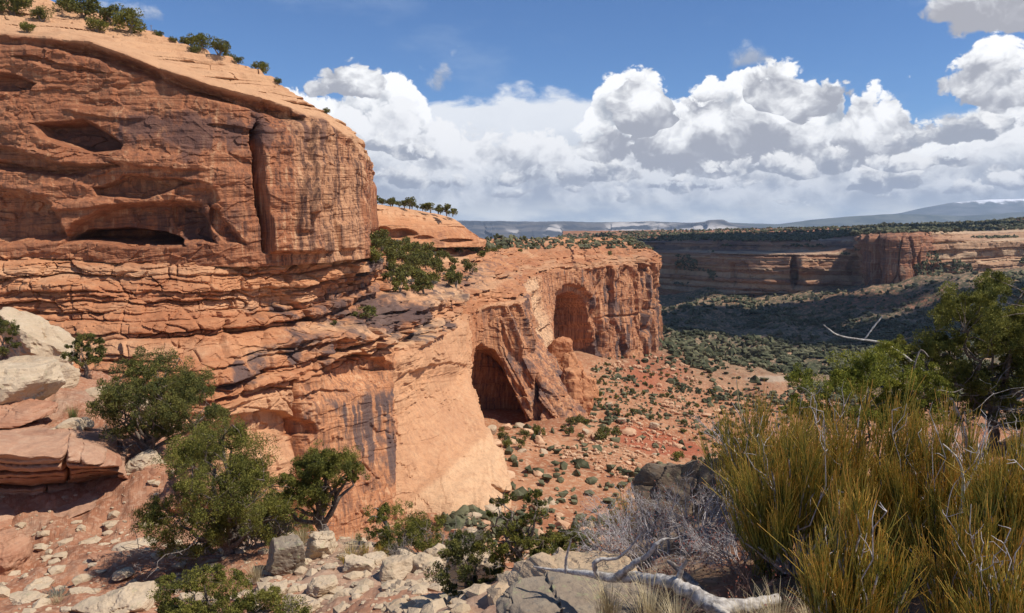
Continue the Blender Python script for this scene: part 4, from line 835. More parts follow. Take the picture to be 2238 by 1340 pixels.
def build_near():
    az = np.arctan((np.arange(-700, 3000, 4.0) - CX) / F); d = np.exp(np.linspace(math.log(1.2), math.log(95), 520))
    A, Dd = np.meshgrid(az, d); x = np.sin(A) * Dd; y = np.cos(A) * Dd; z = near_h(x, y); V = np.stack([x, y, z], -1); PX, PY = proj(V)
    pale = ss(fbm(x * .25, y * .25, 0 * x, 3, 711) + 1.1 * ss(PX, 560, 700) * (1 - ss(PX, 1500, 1700)) * (d[:, None] < 25), 0.3, 0.9)
    o = mesh('slope_ground', V, gridfaces(*x.shape), M_DIRT, False, attrs=dict(red=0.10 + 0 * x, pale=pale * 0.6, grn=0.55 * ss(PX, 1150, 1400))); tag(o, kind='structure')
build_near()
def N_(px, Y, dz=0.0):
    """point of the near slope under picture column px at depth Y"""
    x = (px - CX) / F * (Y * math.cos(PITCH) + 0.1 * Y * 0.3); z = float(near_h(x, Y)); x = PZ(px, Y, z)[0]; return (x, Y, float(near_h(x, Y)) + dz)

# ledge of red rock, lower left, undercut
def build_ledge():
    T = [(-160, 22.0, 1195, 985, 940, 27), (-40, 22.5, 1190, 990, 938, 27.5), (60, 23.0, 1180, 1000, 935, 28), (150, 23.4, 1150, 1005, 930, 28), (230, 24.0, 1118, 1020, 950, 28), (285, 24.6, 1095, 1035, 985, 28), (314, 25.6, 1082, 1055, 1010, 28), (320, 27, 1070, 1050, 1020, 29), (305, 31, 1040, 1000, 980, 32)]
    cols = []
    for px, Y, fy, ly, ty, tY in T:
        f0 = P(px - 10, fy + 110, Y + 6.0); f1 = P(px - 10, fy + 0, Y + 5.5); bl = P(px, fy, Y + 0.2); u = P(px, fy * 0.45 + ly * 0.55, Y + 2.1); l = P(px, ly, Y + 0.2); tp = P(px, (ly + ty) / 2, Y + 1.4); bk = P(px, ty, tY); b2 = (bk[0], bk[1] + 3, bk[2] - 2.5)
        cols.append([f0, f1, bl, u, l, tp, bk, b2])
    H = smooth0(wallgrid(cols, 0.7, 5, 0, 0.4), 4); N, s = frame(H); X, Y, Z = H[..., 0], H[..., 1], H[..., 2]; PX, PY = proj(H)
    wz = Z + 0.16 * X + 0.5 * vn(s * .25, Z * .1, 0 * s, 721) - 0.02 * (X + 14) ** 2 * 0
    tab = bedtab(73, -30, 10, 0.12, 0.75); bo, k, f = blocky(s, wz, tab, 722, 1.5, 7, 0.35, 0.26, 0.22, 0.05)
    fr = 1 - ss(Z, -8.0, -7.2) * 0.6
    D = bo * fr + 0.4 * fbm(s * .25, Z * .5, 0 * s, 4, 723) + 0.05 * fbm(X * 3, Y * 3, Z * 6, 3, 724)
    D -= 0.5 * np.exp(-(((PX - 143 - 6 * vn(Z * 2, 0 * s, 0 * s, 1)) / 5) ** 2)) * (PY < 1060)
    V = H + N * D[..., None]; V[..., 2] += 0.12 * fbm(X * .8, Y * .8, 0 * s, 4, 725)
    o = mesh('rock_ledge', V, gridfaces(*H.shape[:2]), M_NEAR, False, attrs=dict(strk=0.3 + 0 * s, varn=0.25 + 0 * s, pale=0.3 * (k % 3 == 0) * fr + 0.3 * (1 - fr), red=0.35 * ss(vn(s * .3, Z, 0 * s, 4), -.2, .5), grn=0 * s))
    tag(o, 'long undercut ledge of red layered sandstone at the lower left', 'rock ledge')
build_ledge()
def big(px, py, Y, wpx, hpx, seed, mat, label, dpt=0.8, **kw):
    """boulder whose foot shows at picture point (px, py), wpx by hpx picture pixels large at depth Y"""
    w_, h_ = wpx * Y / F, hpx * Y / F; p = P(px, py, Y)
    return rock('boulder', p, (w_, w_ * dpt, h_), seed, mat, label, bury=0.0, **kw)
big(40, 905, 30.5, 175, 125, 11, M_BOULD, 'big rounded cream boulder at the left edge above the red ledge', sub=5, strata=0.012, rough=0.04, dpt=0.9)
big(60, 800, 40, 150, 95, 12, M_BOULD, 'pale striped slab leaning down to the right behind the cream boulder', sub=5, strata=0.03, rot=(0.1, 0.5, 0.2), planes=8)
big(135, 870, 34, 85, 75, 13, M_BOULD, 'cream block between the rounded boulder and the small juniper', sub=5, strata=0.02, rz=0.4)
big(30, 930, 28.5, 150, 45, 14, M_NEAR, 'flat red slab under the big cream boulder', sub=5, strata=0.03, rz=0.1)
big(330, 1040, 26.5, 78, 58, 15, M_BOULD, 'rounded tan boulder balanced on the end of the ledge', sub=5, strata=0.01, rot=(0, -0.35, 0.2))
big(375, 1135, 25.0, 112, 140, 16, M_NEAR, 'split tan rock with upright grain below the balanced boulder', sub=5, strata=0.05, rot=(0.2, 0.9, 0.2))
big(152, 1040, 26.2, 42, 75, 17, M_BOULD, 'narrow pale block standing in the crack of the ledge', sub=4, strata=0.01)
for i, (px, py, Y, w_, h_, lb) in enumerate([(150, 950, 27.6, 58, 34, 'flat cream stone on top of the red ledge'), (118, 960, 27.2, 36, 22, 'small tilted cream stone left of the flat stone on the ledge'), (184, 938, 28.2, 36, 24, 'small rounded cream stone right of the flat stone on the ledge'), (98, 975, 27.0, 26, 30, 'upright brown stone on the left part of the ledge')]):
    big(px, py, Y, w_, h_, 20 + i, M_BOULD, lb, sub=3)
big(0, 1290, 21.0, 120, 130, 26, M_NEAR, 'rounded red boulder cut by the left edge under the ledge', sub=5, strata=0.01)
big(632, 1272, 17.0, 92, 90, 27, M_LICH, 'grey block spotted with yellow lichen in front of the twisted juniper', sub=5, rough=0.02, planes=9, soft=0.02, rz=0.3)
big(705, 1225, 18.0, 60, 66, 28, M_BOULD, 'pale rough rock right of the lichen block', sub=5, strata=0.02)
big(585, 1115, 29, 100, 70, 29, M_BOULD, 'pale pointed slab behind the left juniper branches', sub=4, rot=(0, 0.7, 0.3), planes=8)
big(1050, 1310, 11.5, 120, 120, 30, M_BOULD, 'smooth white boulder left of the slender juniper', sub=5, strata=0.006, rough=0.03)
big(965, 1345, 11.5, 130, 55, 31, M_BOULD, 'low white rock at the bottom edge beside the smooth white boulder', sub=5, rough=0.04)
big(1290, 1345, 7.0, 300, 110, 32, M_BOULD, 'broad pale layered slab behind the dead log', sub=6, strata=0.02, rough=0.02, dpt=0.6, planes=8)
big(1300, 1380, 6.2, 330, 90, 33, M_LICH, 'grey green slab under the dead log', sub=6, strata=0.02, rough=0.03, dpt=0.6)
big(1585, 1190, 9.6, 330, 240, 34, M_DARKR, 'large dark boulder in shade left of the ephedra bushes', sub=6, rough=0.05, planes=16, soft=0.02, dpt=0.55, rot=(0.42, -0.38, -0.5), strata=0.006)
big(270, 1360, 15.5, 150, 75, 35, M_BOULD, 'pale flat rock at the bottom edge beside the lowest juniper', sub=5, strata=0.01, rough=0.04)
big(420, 1340, 15.8, 70, 40, 36, M_BOULD, 'small pale rock half hidden by the lowest juniper', sub=4)
rr = np.random.default_rng(40)
lumps = [(780, 1275, 16.5, 70, 40), (860, 1290, 15.5, 84, 44), (930, 1262, 16.5, 74, 40), (700, 1300, 15, 60, 30), (650, 1325, 14, 80, 34), (760, 1325, 14, 60, 28), (850, 1338, 13, 70, 30), (915, 1320, 14, 46, 26), (820, 1255, 17, 44, 24), (890, 1245, 17, 60, 36), (960, 1240, 17, 60, 60), (1000, 1275, 15, 54, 40), (720, 1262, 16.8, 40, 26), (600, 1310, 15, 60, 26)]
for i, (px, py, Y, w_, h_) in enumerate(lumps):
    o = big(px, py, Y, w_ * 1.1, h_ * 1.25, 50 + i, M_BOULD, 'pale broken rock in the rubble below the twisted juniper', sub=4, rough=0.05, group='pale rocks in the rubble below the twisted juniper', rz=i * 1.3)
# flat broken slabs on the near slope
for i, (px, py, Y, w_, h_) in enumerate([(235, 1225, 20, 46, 14), (300, 1195, 21.5, 60, 18), (90, 1290, 18.5, 50, 16), (350, 1150, 24, 50, 22), (180, 1300, 17.6, 40, 12), (270, 1262, 18.6, 40, 14), (420, 1180, 22, 60, 26), (60, 1320, 17, 60, 18), (205, 1190, 22.5, 34, 12), (330, 1090, 26, 44, 20), (300, 890, 33, 70, 26), (215, 885, 33.5, 50, 22), (410, 935, 30, 70, 30), (480, 1010, 29, 80, 36), (440, 1085, 27, 60, 30)]):
    big(px, py, Y, w_ * 1.2, h_ * 1.2, 90 + i, M_BOULD if i % 3 else M_NEAR, 'flat broken slab lying on the red slope at the lower left', sub=4, strata=0.015, group='flat slabs on the red slope', rz=i * 0.9)
# loose stones on the near slope
def pebbles():
    mb_v, mb_f, n = [], [], 0; r = np.random.default_rng(77)
    for i in range(1900):
        if i < 1300: px, Y = r.uniform(520, 1250), r.uniform(9, 20)
        else: px, Y = r.uniform(-50, 520), r.uniform(15, 26)
        x = (px - CX) / F * Y; z = float(0); sz = (0.02 + 0.15 * r.random() ** 4) * (1.5 if i < 1900 else 0.8)
        v, f = ico(1); d = v * (0.7 + 0.6 * r.random((len(v), 1))) * np.array([sz, sz * r.uniform(.6, 1), sz * r.uniform(.35, .7)])
        a = r.uniform(0, 6.28); ca, sa = math.cos(a), math.sin(a); d = d @ np.array([[ca, sa, 0], [-sa, ca, 0], [0, 0, 1]])
        mb_v.append(d + [x, Y, 0]); mb_f.append(f + n); n += len(v)
    V = np.concatenate(mb_v); k = len(ico(1)[0]); cx = V.reshape(-1, k, 3).mean(1); hz = near_h(cx[:, 0], cx[:, 1]); V[:, 2] += np.repeat(hz, k)
    o = mesh('pebbles', V, np.concatenate(mb_f), M_BOULD, False, attrs={q: np.zeros(len(V)) for q in ZERO}); tag(o, 'loose pale stones littering the near slope', 'gravel', kind='stuff')
pebbles()

# ------------------------------------------------------------------ junipers and pinyons at middle distance
def small_tree(seed, nclump, nleaf, lsz, squash=0.9, bare=0.0, leafmat=None):
    """unit tree: about 1 high, crown radius about .5"""
    r = np.random.default_rng(seed); tb = MB(); lb = MB()
    for k in range(3):
        a = r.uniform(0, 6.28); pts = [(0, 0, -0.12), (0.03 * math.cos(a), 0.03 * math.sin(a), 0.12), (0.14 * math.cos(a), 0.14 * math.sin(a), 0.36), (0.22 * math.cos(a), 0.22 * math.sin(a), 0.62)]
        tb.tube(pts, [0.045, 0.038, 0.025, 0.01], 5)
    for k in range(nclump):
        a = r.uniform(0, 6.28); rad = 0.36 * r.random() ** 0.5; z = 0.30 + 0.52 * r.random(); rad *= 1.15 - 0.7 * abs(z - 0.5)
        leafcloud(lb, r, (rad * math.cos(a), rad * math.sin(a), z * squash), r.uniform(0.11, 0.20), nleaf, lsz)
    Vt, Ft = tb.data(); Vl, Fl = lb.data()
    return Vt, Ft, Vl, Fl
def proto_single(name, seed, nclump, nleaf, lsz, leafmat, squash=0.9):
    Vt, Ft, Vl, Fl = small_tree(seed, nclump, nleaf, lsz, squash)
    o = mesh(name, np.r_[Vt, Vl], np.r_[Ft, Fl + len(Vt)], None, mats=[M_BARK, leafmat], mi=np.r_[np.zeros(len(Ft), int), np.ones(len(Fl), int)]); me = o.data; bpy.data.objects.remove(o); return me
PR = [proto_single('juniper_mesh', 800 + i, 12 + i % 4, 60, 0.05, (M_LEAFD, M_LEAF, M_LEAFD)[i % 3], (0.9, 0.75, 1.0)[i % 3]) for i in range(7)]
PRS = [proto_single('shrub_mesh', 820 + i, 8, 60, 0.04, M_SAGE, 0.7) for i in range(2)]
PRL = []
for i in range(4):
    Vt, Ft, Vl, Fl = small_tree(840 + i, 20, 110, 0.032, 0.95)
    a = mesh('t', Vt, Ft, M_BARK); b = mesh('c', Vl, Fl, M_LEAF if i % 2 else M_LEAFD); PRL.append((a.data, b.data)); bpy.data.objects.remove(a); bpy.data.objects.remove(b)
NT_ = [0]
def place(me, p, h, label, cat, group, name='juniper_tree', wide=1.0, r=rng):
    o = bpy.data.objects.new(name, me); COL.objects.link(o); setloc(o, p, r.uniform(0, 6.28), (h * wide, h * wide, h)); tag(o, label, cat, group); NT_[0] += 1
def place_big(i, p, h, label, wide=1.1):
    e = empty('juniper_tree', p, label, 'tree', 'junipers along the skyline of the big cliff'); e.scale = (h * wide, h * wide, h); e.rotation_euler = (0, 0, i * 1.7)
    for nm, me in zip(('trunk', 'crown'), PRL[i % 4]):
        o = bpy.data.objects.new(nm, me); COL.objects.link(o); o.parent = e
def snap(V, px, py, far=False):
    PX, PY = proj(V); d = np.hypot(PX - px, PY - py) + V[..., 1] * 0.02; i = np.unravel_index(np.argmin(d), d.shape); return tuple(float(q) for q in V[i])
SKY = [(28, 38, 62, 'dark rounded juniper in the top left corner of the photo'), (60, 72, 26, 'small grey green bush on the pale slickrock near the top left corner'), (92, 48, 34, 'narrow juniper left of the broad trees on the cliff top'), (150, 30, 40, 'juniper at the left end of the broad cluster on the cliff top'), (180, 42, 58, 'broadest juniper on the cliff top, in the middle of its cluster'),
       (212, 70, 34, 'low yellowish bush just below the broad cliff top cluster'), (248, 58, 48, 'juniper with an open crown left of the darker one on the cliff top'), (284, 74, 58, 'tall dark juniper at the right end of the upper cluster'), (345, 82, 18, 'tiny bush on the sandy shoulder right of the tall dark juniper'), (378, 92, 14, 'tiniest bush on the sandy shoulder'),
       (418, 112, 34, 'first juniper of the middle row on the sloping skyline'), (437, 108, 38, 'round juniper in the middle row on the sloping skyline'), (478, 118, 40, 'open juniper in the middle row on the sloping skyline'), (500, 134, 22, 'dark bush trailing right of the open juniper on the skyline'), (523, 140, 18, 'low bush before the lone dark tree on the skyline'),
       (570, 162, 30, 'lone dark spreading juniper on the lower skyline'), (606, 184, 16, 'bush just right of the lone dark juniper'), (714, 248, 14, 'tiny lone bush on the steep shoulder of the cliff'), (428, 122, 22, 'bush in front of the middle row on the skyline')]
for i, (px, py, hp, lb) in enumerate(SKY):
    p = snap(VA[int(VA.shape[0] * 0.38):], px, py); h = hp * 1.1 * p[1] / F
    place_big(i, (p[0], p[1], p[2] - 0.1 * h), h, lb, 1.25 if hp < 50 else 1.15)
# trees on the second dome
for i in range(26):
    if i in (4, 9, 10, 15, 19, 20): continue
    px = 818 + i * 6.6 + rng.uniform(-7, 7); py = np.interp(px, [818, 900, 985], [444, 452, 468]); Y = 335 + rng.uniform(-6, 14); z = P(px, py, Y)[2]
    place(PR[i % 7], (PZ(px, Y, z)[0], Y, z - 0.6), rng.uniform(1.6, 5.4) * (1.15 if i > 22 else 1), 'small dark juniper on the skyline of the second, smaller dome', 'tree', 'junipers on top of the smaller dome', wide=1.2)
# bench between the ledges and the rim
PXB, PYB = proj(VB); okb = (PXB > 805) & (PXB < 1425) & (VB[..., 2] > -23.5) & (VB[..., 1] > 165) & (VB[..., 1] < 800)
den = np.zeros(PXB.shape)
for cx, cy, rx, ry, k in ((880, 565, 85, 34, 22.0), (900, 600, 70, 34, 22.0), (960, 600, 70, 36, 9.0), (1010, 555, 60, 14, 4), (1075, 592, 50, 16, 3.0), (1040, 530, 60, 12, 2.5), (1180, 548, 130, 16, 2.0), (1300, 545, 130, 14, 2.0), (1150, 524, 120, 7, 3.0), (1300, 524, 120, 8, 3.0), (930, 635, 60, 16, 0.6), (1380, 550, 40, 6, 0.8)):
    den = np.maximum(den, k * (np.hypot((PXB - cx) / rx, (PYB - cy) / ry) < 1))
idx = np.flatnonzero((okb & (den > 0)).ravel()); pr = den.ravel()[idx] / VB[..., 1].ravel()[idx] ** 0.3
tk = []
for j in rng.choice(idx, 4000, replace=False, p=pr / pr.sum()):
    p = VB.reshape(-1, 3)[j]
    if all((p[0] - q[0]) ** 2 + (p[1] - q[1]) ** 2 > (1.7 + p[1] / 220) ** 2 for q in tk): tk.append(p)
    if len(tk) >= 165: break
for i, p in enumerate(tk):
    nearb = p[1] < 330; h = rng.uniform(3.2, 5.6) if nearb else rng.uniform(2.6, 4.4)
    if i % 6 == 5: place(PRS[i % 2], (p[0], p[1], p[2] - 0.2), h * 0.55, 'grey leafless shrub among the junipers on the bench under the big cliff', 'shrub', 'grey shrubs on the bench', 'grey_shrub', 1.4)
    elif nearb: place(PR[i % 7], (p[0], p[1], p[2] - 0.2), h, 'juniper in the thicket on the bench at the corner of the big cliff', 'tree', 'junipers in the thicket on the bench', wide=1.15)
    else: place(PR[i % 7], (p[0], p[1], p[2] - 0.2), h, 'small dark juniper scattered on the flat top of the far headland', 'tree', 'junipers on the flat top of the headland', wide=1.15)
for px, py, hp, lb in ((803, 700, 30, 'single green bush on the grassy shelf below the big cliff'), (775, 697, 16, 'small bush left of the single bush on the grassy shelf'), (905, 640, 16, 'bright low bush beside the pale blocks at the rim'), (730, 712, 12, 'tiny grass clump on the grassy shelf'), (1215, 770, 22, 'bush clinging to the yellow knobs below the banded wall'), (1240, 840, 14, 'bush at the foot of the yellow knobs')):
    p = snap(VB, px, py); place(PR[2], (p[0], p[1], p[2] - 0.1), hp * 1.15 * p[1] / F, lb, 'bush', None, 'green_bush', 1.3)

# ------------------------------------------------------------------ talus and valley
def hit(px, py):
    px = np.atleast_1d(np.asarray(px, float)); py = np.atleast_1d(np.asarray(py, float)); ax, bz = ray(px, py); Yd = np.exp(np.linspace(math.log(100), math.log(1700), 260))
    out = np.full(px.shape, np.nan); prev = None
    for Y in Yd:
        g = bz * Y - terr_h(ax * Y, np.full(px.shape, Y))
        new = np.isnan(out) & (g < 0); out[new] = Y; prev = g
    Y = out; X = ax * Y; return np.stack([X, Y, terr_h(np.nan_to_num(X), np.nan_to_num(Y, nan=500.0))], -1)
def in_poly(px, py, poly): return polysd(px, py, poly) < 0
TAL = [(1060, 935), (1180, 935), (1250, 930), (1300, 800), (1440, 775), (1560, 830), (1650, 900), (1560, 960), (1500, 1020), (1440, 1060), (1400, 1130), (1330, 1200), (1180, 1220), (1000, 1190), (950, 1140), (980, 1090), (1160, 1130), (1070, 1000)]
q = np.c_[rng.uniform(940, 1660, 3000), rng.uniform(780, 1230, 3000)]; q = q[in_poly(q[:, 0], q[:, 1], TAL)]
red_ok = polysd(q[:, 0], q[:, 1], [(1340, 955), (1370, 925), (1440, 940), (1530, 975), (1560, 1000), (1500, 1005), (1420, 1000)]) > 4
q = q[red_ok]; h3 = hit(q[:, 0], q[:, 1]); ok = ~np.isnan(h3[:, 1]); q = q[ok]; h3 = h3[ok]
tk = []; nt = 0; o_ = np.argsort(-(q[:, 1] > 960).astype(float) + rng.random(len(q)) * 1.5); q = q[o_]; h3 = h3[o_]
for i in range(len(h3)):
    p = h3[i]; gap = (1.8 + 2.0 * rng.random()) if q[i, 1] > 980 else (2.8 + 2.6 * rng.random())
    if fbm(p[0] * .03, p[1] * .03, 0.0, 2, 901) < -0.35: continue
    if all((p[0] - a[0]) ** 2 + (p[1] - a[1]) ** 2 > gap * gap for a in tk):
        tk.append(p); front = q[i, 1] > 930; h = (rng.uniform(1.8, 4.2) if front else rng.uniform(1.6, 3.4))
        if i % 7 == 3: place(PRS[i % 2], (p[0], p[1], p[2] - 0.15), h * 0.5, 'small grey shrub on the red talus below the cliffs', 'shrub', 'grey shrubs on the talus', 'grey_shrub', 1.3)
        elif front: place(PR[i % 7], (p[0], p[1], p[2] - 0.15), h, 'dark green juniper on the near talus slope below the sheer wall', 'tree', 'junipers on the near talus slope', wide=1.05)
        else: place(PR[i % 7], (p[0], p[1], p[2] - 0.15), h, 'dark green juniper on the far talus slope below the headland', 'tree', 'junipers on the far talus slope', wide=1.05)
        nt += 1
    if nt >= 150: break
print('trees', NT_[0], nt)

def scrub(name, pts, hs, sub, mat, label, jit=0.55, seed=5):
    r = np.random.default_rng(seed); v, f = ico(sub); n = len(pts); k = len(v)
    s_ = np.asarray(hs)[:, None, None] * (1 + jit * r.normal(size=(n, k, 1)) * 0.6)
    V = v[None] * s_ * np.array([0.62, 0.62, 0.5]) * (0.55 + 0.95 * r.random((n, 1, 3))); V[..., 2] += np.asarray(hs)[:, None] * 0.35; V = V + np.asarray(pts)[:, None]
    Fc = (f[None] + (np.arange(n) * k)[:, None, None]).reshape(-1, 3)
    o = mesh(name, V.reshape(-1, 3), Fc, mat, False); tag(o, label, kind='stuff')
# talus undergrowth + valley scrub, denser in gullies
VAL = [(1300, 790), (1440, 770), (1440, 660), (1560, 640), (1900, 640), (2050, 610), (2300, 590), (2300, 900), (1900, 1000), (1560, 1010), (1480, 1060), (1350, 1200), (1000, 1200), (960, 1130), (1090, 1000), (1060, 935), (1250, 930)]
q = np.c_[rng.uniform(940, 2300, 52000), rng.uniform(600, 1210, 52000)]; q = q[in_poly(q[:, 0], q[:, 1], VAL)]; h3 = hit(q[:, 0], q[:, 1]); ok = ~np.isnan(h3[:, 1]); q = q[ok]; h3 = h3[ok]
dn = fbm(h3[:, 0] * .014, h3[:, 1] * .014, 0 * h3[:, 0], 4, 911); Yv = h3[:, 1]
keep = rng.random(len(q)) < (0.30 + 0.66 * ss(Yv, 330, 640)) * (0.12 + 0.88 * ss(dn, -0.35, 0.25)) * np.where(polysd(q[:, 0], q[:, 1], [(1340, 955), (1370, 925), (1440, 940), (1530, 975), (1560, 1000), (1500, 1005), (1420, 1000)]) > 0, 1, 0.12) * np.clip(np.hypot((q[:, 0] - 1690) / 80, (q[:, 1] - 828) / 9), 0.05, 1) ** 2
q = q[keep]; h3 = h3[keep]; Yv = h3[:, 1]
hs = (0.5 + 1.5 * ss(Yv, 330, 640)) + (0.8 + 1.8 * ss(Yv, 330, 640)) * rng.random(len(q)) ** 2.2 * 1.5 + 0.25 * (Yv < 330)
scrub('valley_scrub', h3, hs, 1, M_SCRUB, 'dark scrub covering the canyon floor and its slopes')
# tree fringe on the plateau of the far rim
PXF, PYF = proj(VF); rimr = np.interp(PXF, [1230, 1520, 1760, 1925, 2048, 2260], [530, 527, 528, 511, 508, 503])
m_ = (PYF < rimr - 1) & (VF[..., 1] < 2600) & (PXF > 1000) & (PXF < 2350)
idx = np.flatnonzero(m_.ravel()); j = rng.choice(idx, min(6500, len(idx)), replace=False); pf = VF.reshape(-1, 3)[j] + rng.normal(size=(len(j), 3)) * [8, 8, 0]
scrub('rim_woodland', pf, 3.2 + 3.0 * rng.random(len(j)), 1, M_SCRUB, 'low dark woodland along the far canyon rim', seed=6)
m_ = (PYF > rimr + 8) & (PYF < 640) & (PXF > 1400) & (PXF < 2300); idx = np.flatnonzero(m_.ravel()); j = rng.choice(idx, 9000, replace=False); pf = VF.reshape(-1, 3)[j]
dn = fbm(pf[:, 0] * .012, pf[:, 1] * .012, pf[:, 2] * .04, 3, 921); gz = np.gradient(VF[..., 2], axis=0).ravel()[j]; pf = pf[(dn > 0.35) & (gz < np.percentile(gz, 45))]
scrub('ledge_scrub', pf, 2.5 + 2.0 * rng.random(len(pf)), 1, M_SCRUB, 'dark scrub on the ledges of the far canyon wall', seed=8)
# woodland on the plateau behind the headland
PXB2, PYB2 = PXB.ravel(), PYB.ravel(); idx = np.flatnonzero((PYB2 < 545) & (PXB2 > 1000) & (PXB2 < 1430) & (VB[..., 2].ravel() > -23)); j = rng.choice(idx, 1500, replace=False); pf = VB.reshape(-1, 3)[j]
scrub('headland_scrub', pf, 1.2 + 1.6 * rng.random(len(pf)), 1, M_SCRUB, 'low scrub on the flat top of the headland', seed=9)

# boulders on the talus
RP = []
for i in range(7):
    q_, f_ = rock_geo(950 + i, (1.0, 0.85, 0.6), 3, 12, 0.01, 0.04); o = mesh('b', q_, f_, M_BOULD if i % 2 else M_TALUSROCK if False else M_BOULD, False, attrs={k: np.full(len(q_), 0.0) for k in ZERO}); RP.append(o.data); bpy.data.objects.remove(o)
M_TROCK = rock_mat('talus_rock', (0.50, 0.27, 0.15), (0.58, 0.38, 0.23), (0.68, 0.52, 0.36), (0.14, 0.09, 0.07), 1.5, 0.4, 0.3, 0.1)
for i in (0, 1, 3, 4, 6): RP[i].materials[0] = M_TROCK
q = np.c_[rng.uniform(940, 1660, 2500), rng.uniform(780, 1230, 2500)]; q = q[in_poly(q[:, 0], q[:, 1], TAL)]
q = q[fbm(q[:, 0] * .012, q[:, 1] * .012, 0 * q[:, 0], 3, 931) > -0.15][:140]; h3 = hit(q[:, 0], q[:, 1])
for i, p in enumerate(h3):
    if np.isnan(p[1]): continue
    s_ = (0.9 + 3.2 * rng.random() ** 2.5) * (1.0 if p[1] < 260 else 1.5); o = bpy.data.objects.new('boulder', RP[i % 7]); COL.objects.link(o); setloc(o, (p[0], p[1], p[2] - 0.15 * s_), rng.uniform(0, 6.28), (s_, s_ * rng.uniform(.7, 1.1), s_ * rng.uniform(.6, 1.1)))
    o.rotation_euler = (rng.uniform(-.3, .3), rng.uniform(-.3, .3), rng.uniform(0, 6.28))
    tag(o, 'tan boulder strewn on the near talus slope below the sheer wall' if p[1] < 260 else 'tan boulder strewn on the far talus slope below the headland', 'boulder', 'boulders strewn on the near talus' if p[1] < 260 else 'boulders strewn on the far talus')
q = np.c_[rng.uniform(940, 1760, 14000), rng.uniform(780, 1230, 14000)]; q = q[in_poly(q[:, 0], q[:, 1], TAL + [])]; h3 = hit(q[:, 0], q[:, 1]); h3 = h3[~np.isnan(h3[:, 1])]
dn = fbm(h3[:, 0] * .05, h3[:, 1] * .05, 0 * h3[:, 0], 3, 941); h3 = h3[dn > 0.25]
scrub('talus_rubble', h3, (0.25 + 0.9 * rng.random(len(h3)) ** 3) * np.clip(h3[:, 1] / 200, 0.8, 2.4), 1, M_TROCK, 'rubble of small tan stones covering the talus', 0.2, 10)
for a in ZERO: bpy.data.objects['talus_rubble'].data.attributes.new(a, 'FLOAT', 'POINT')

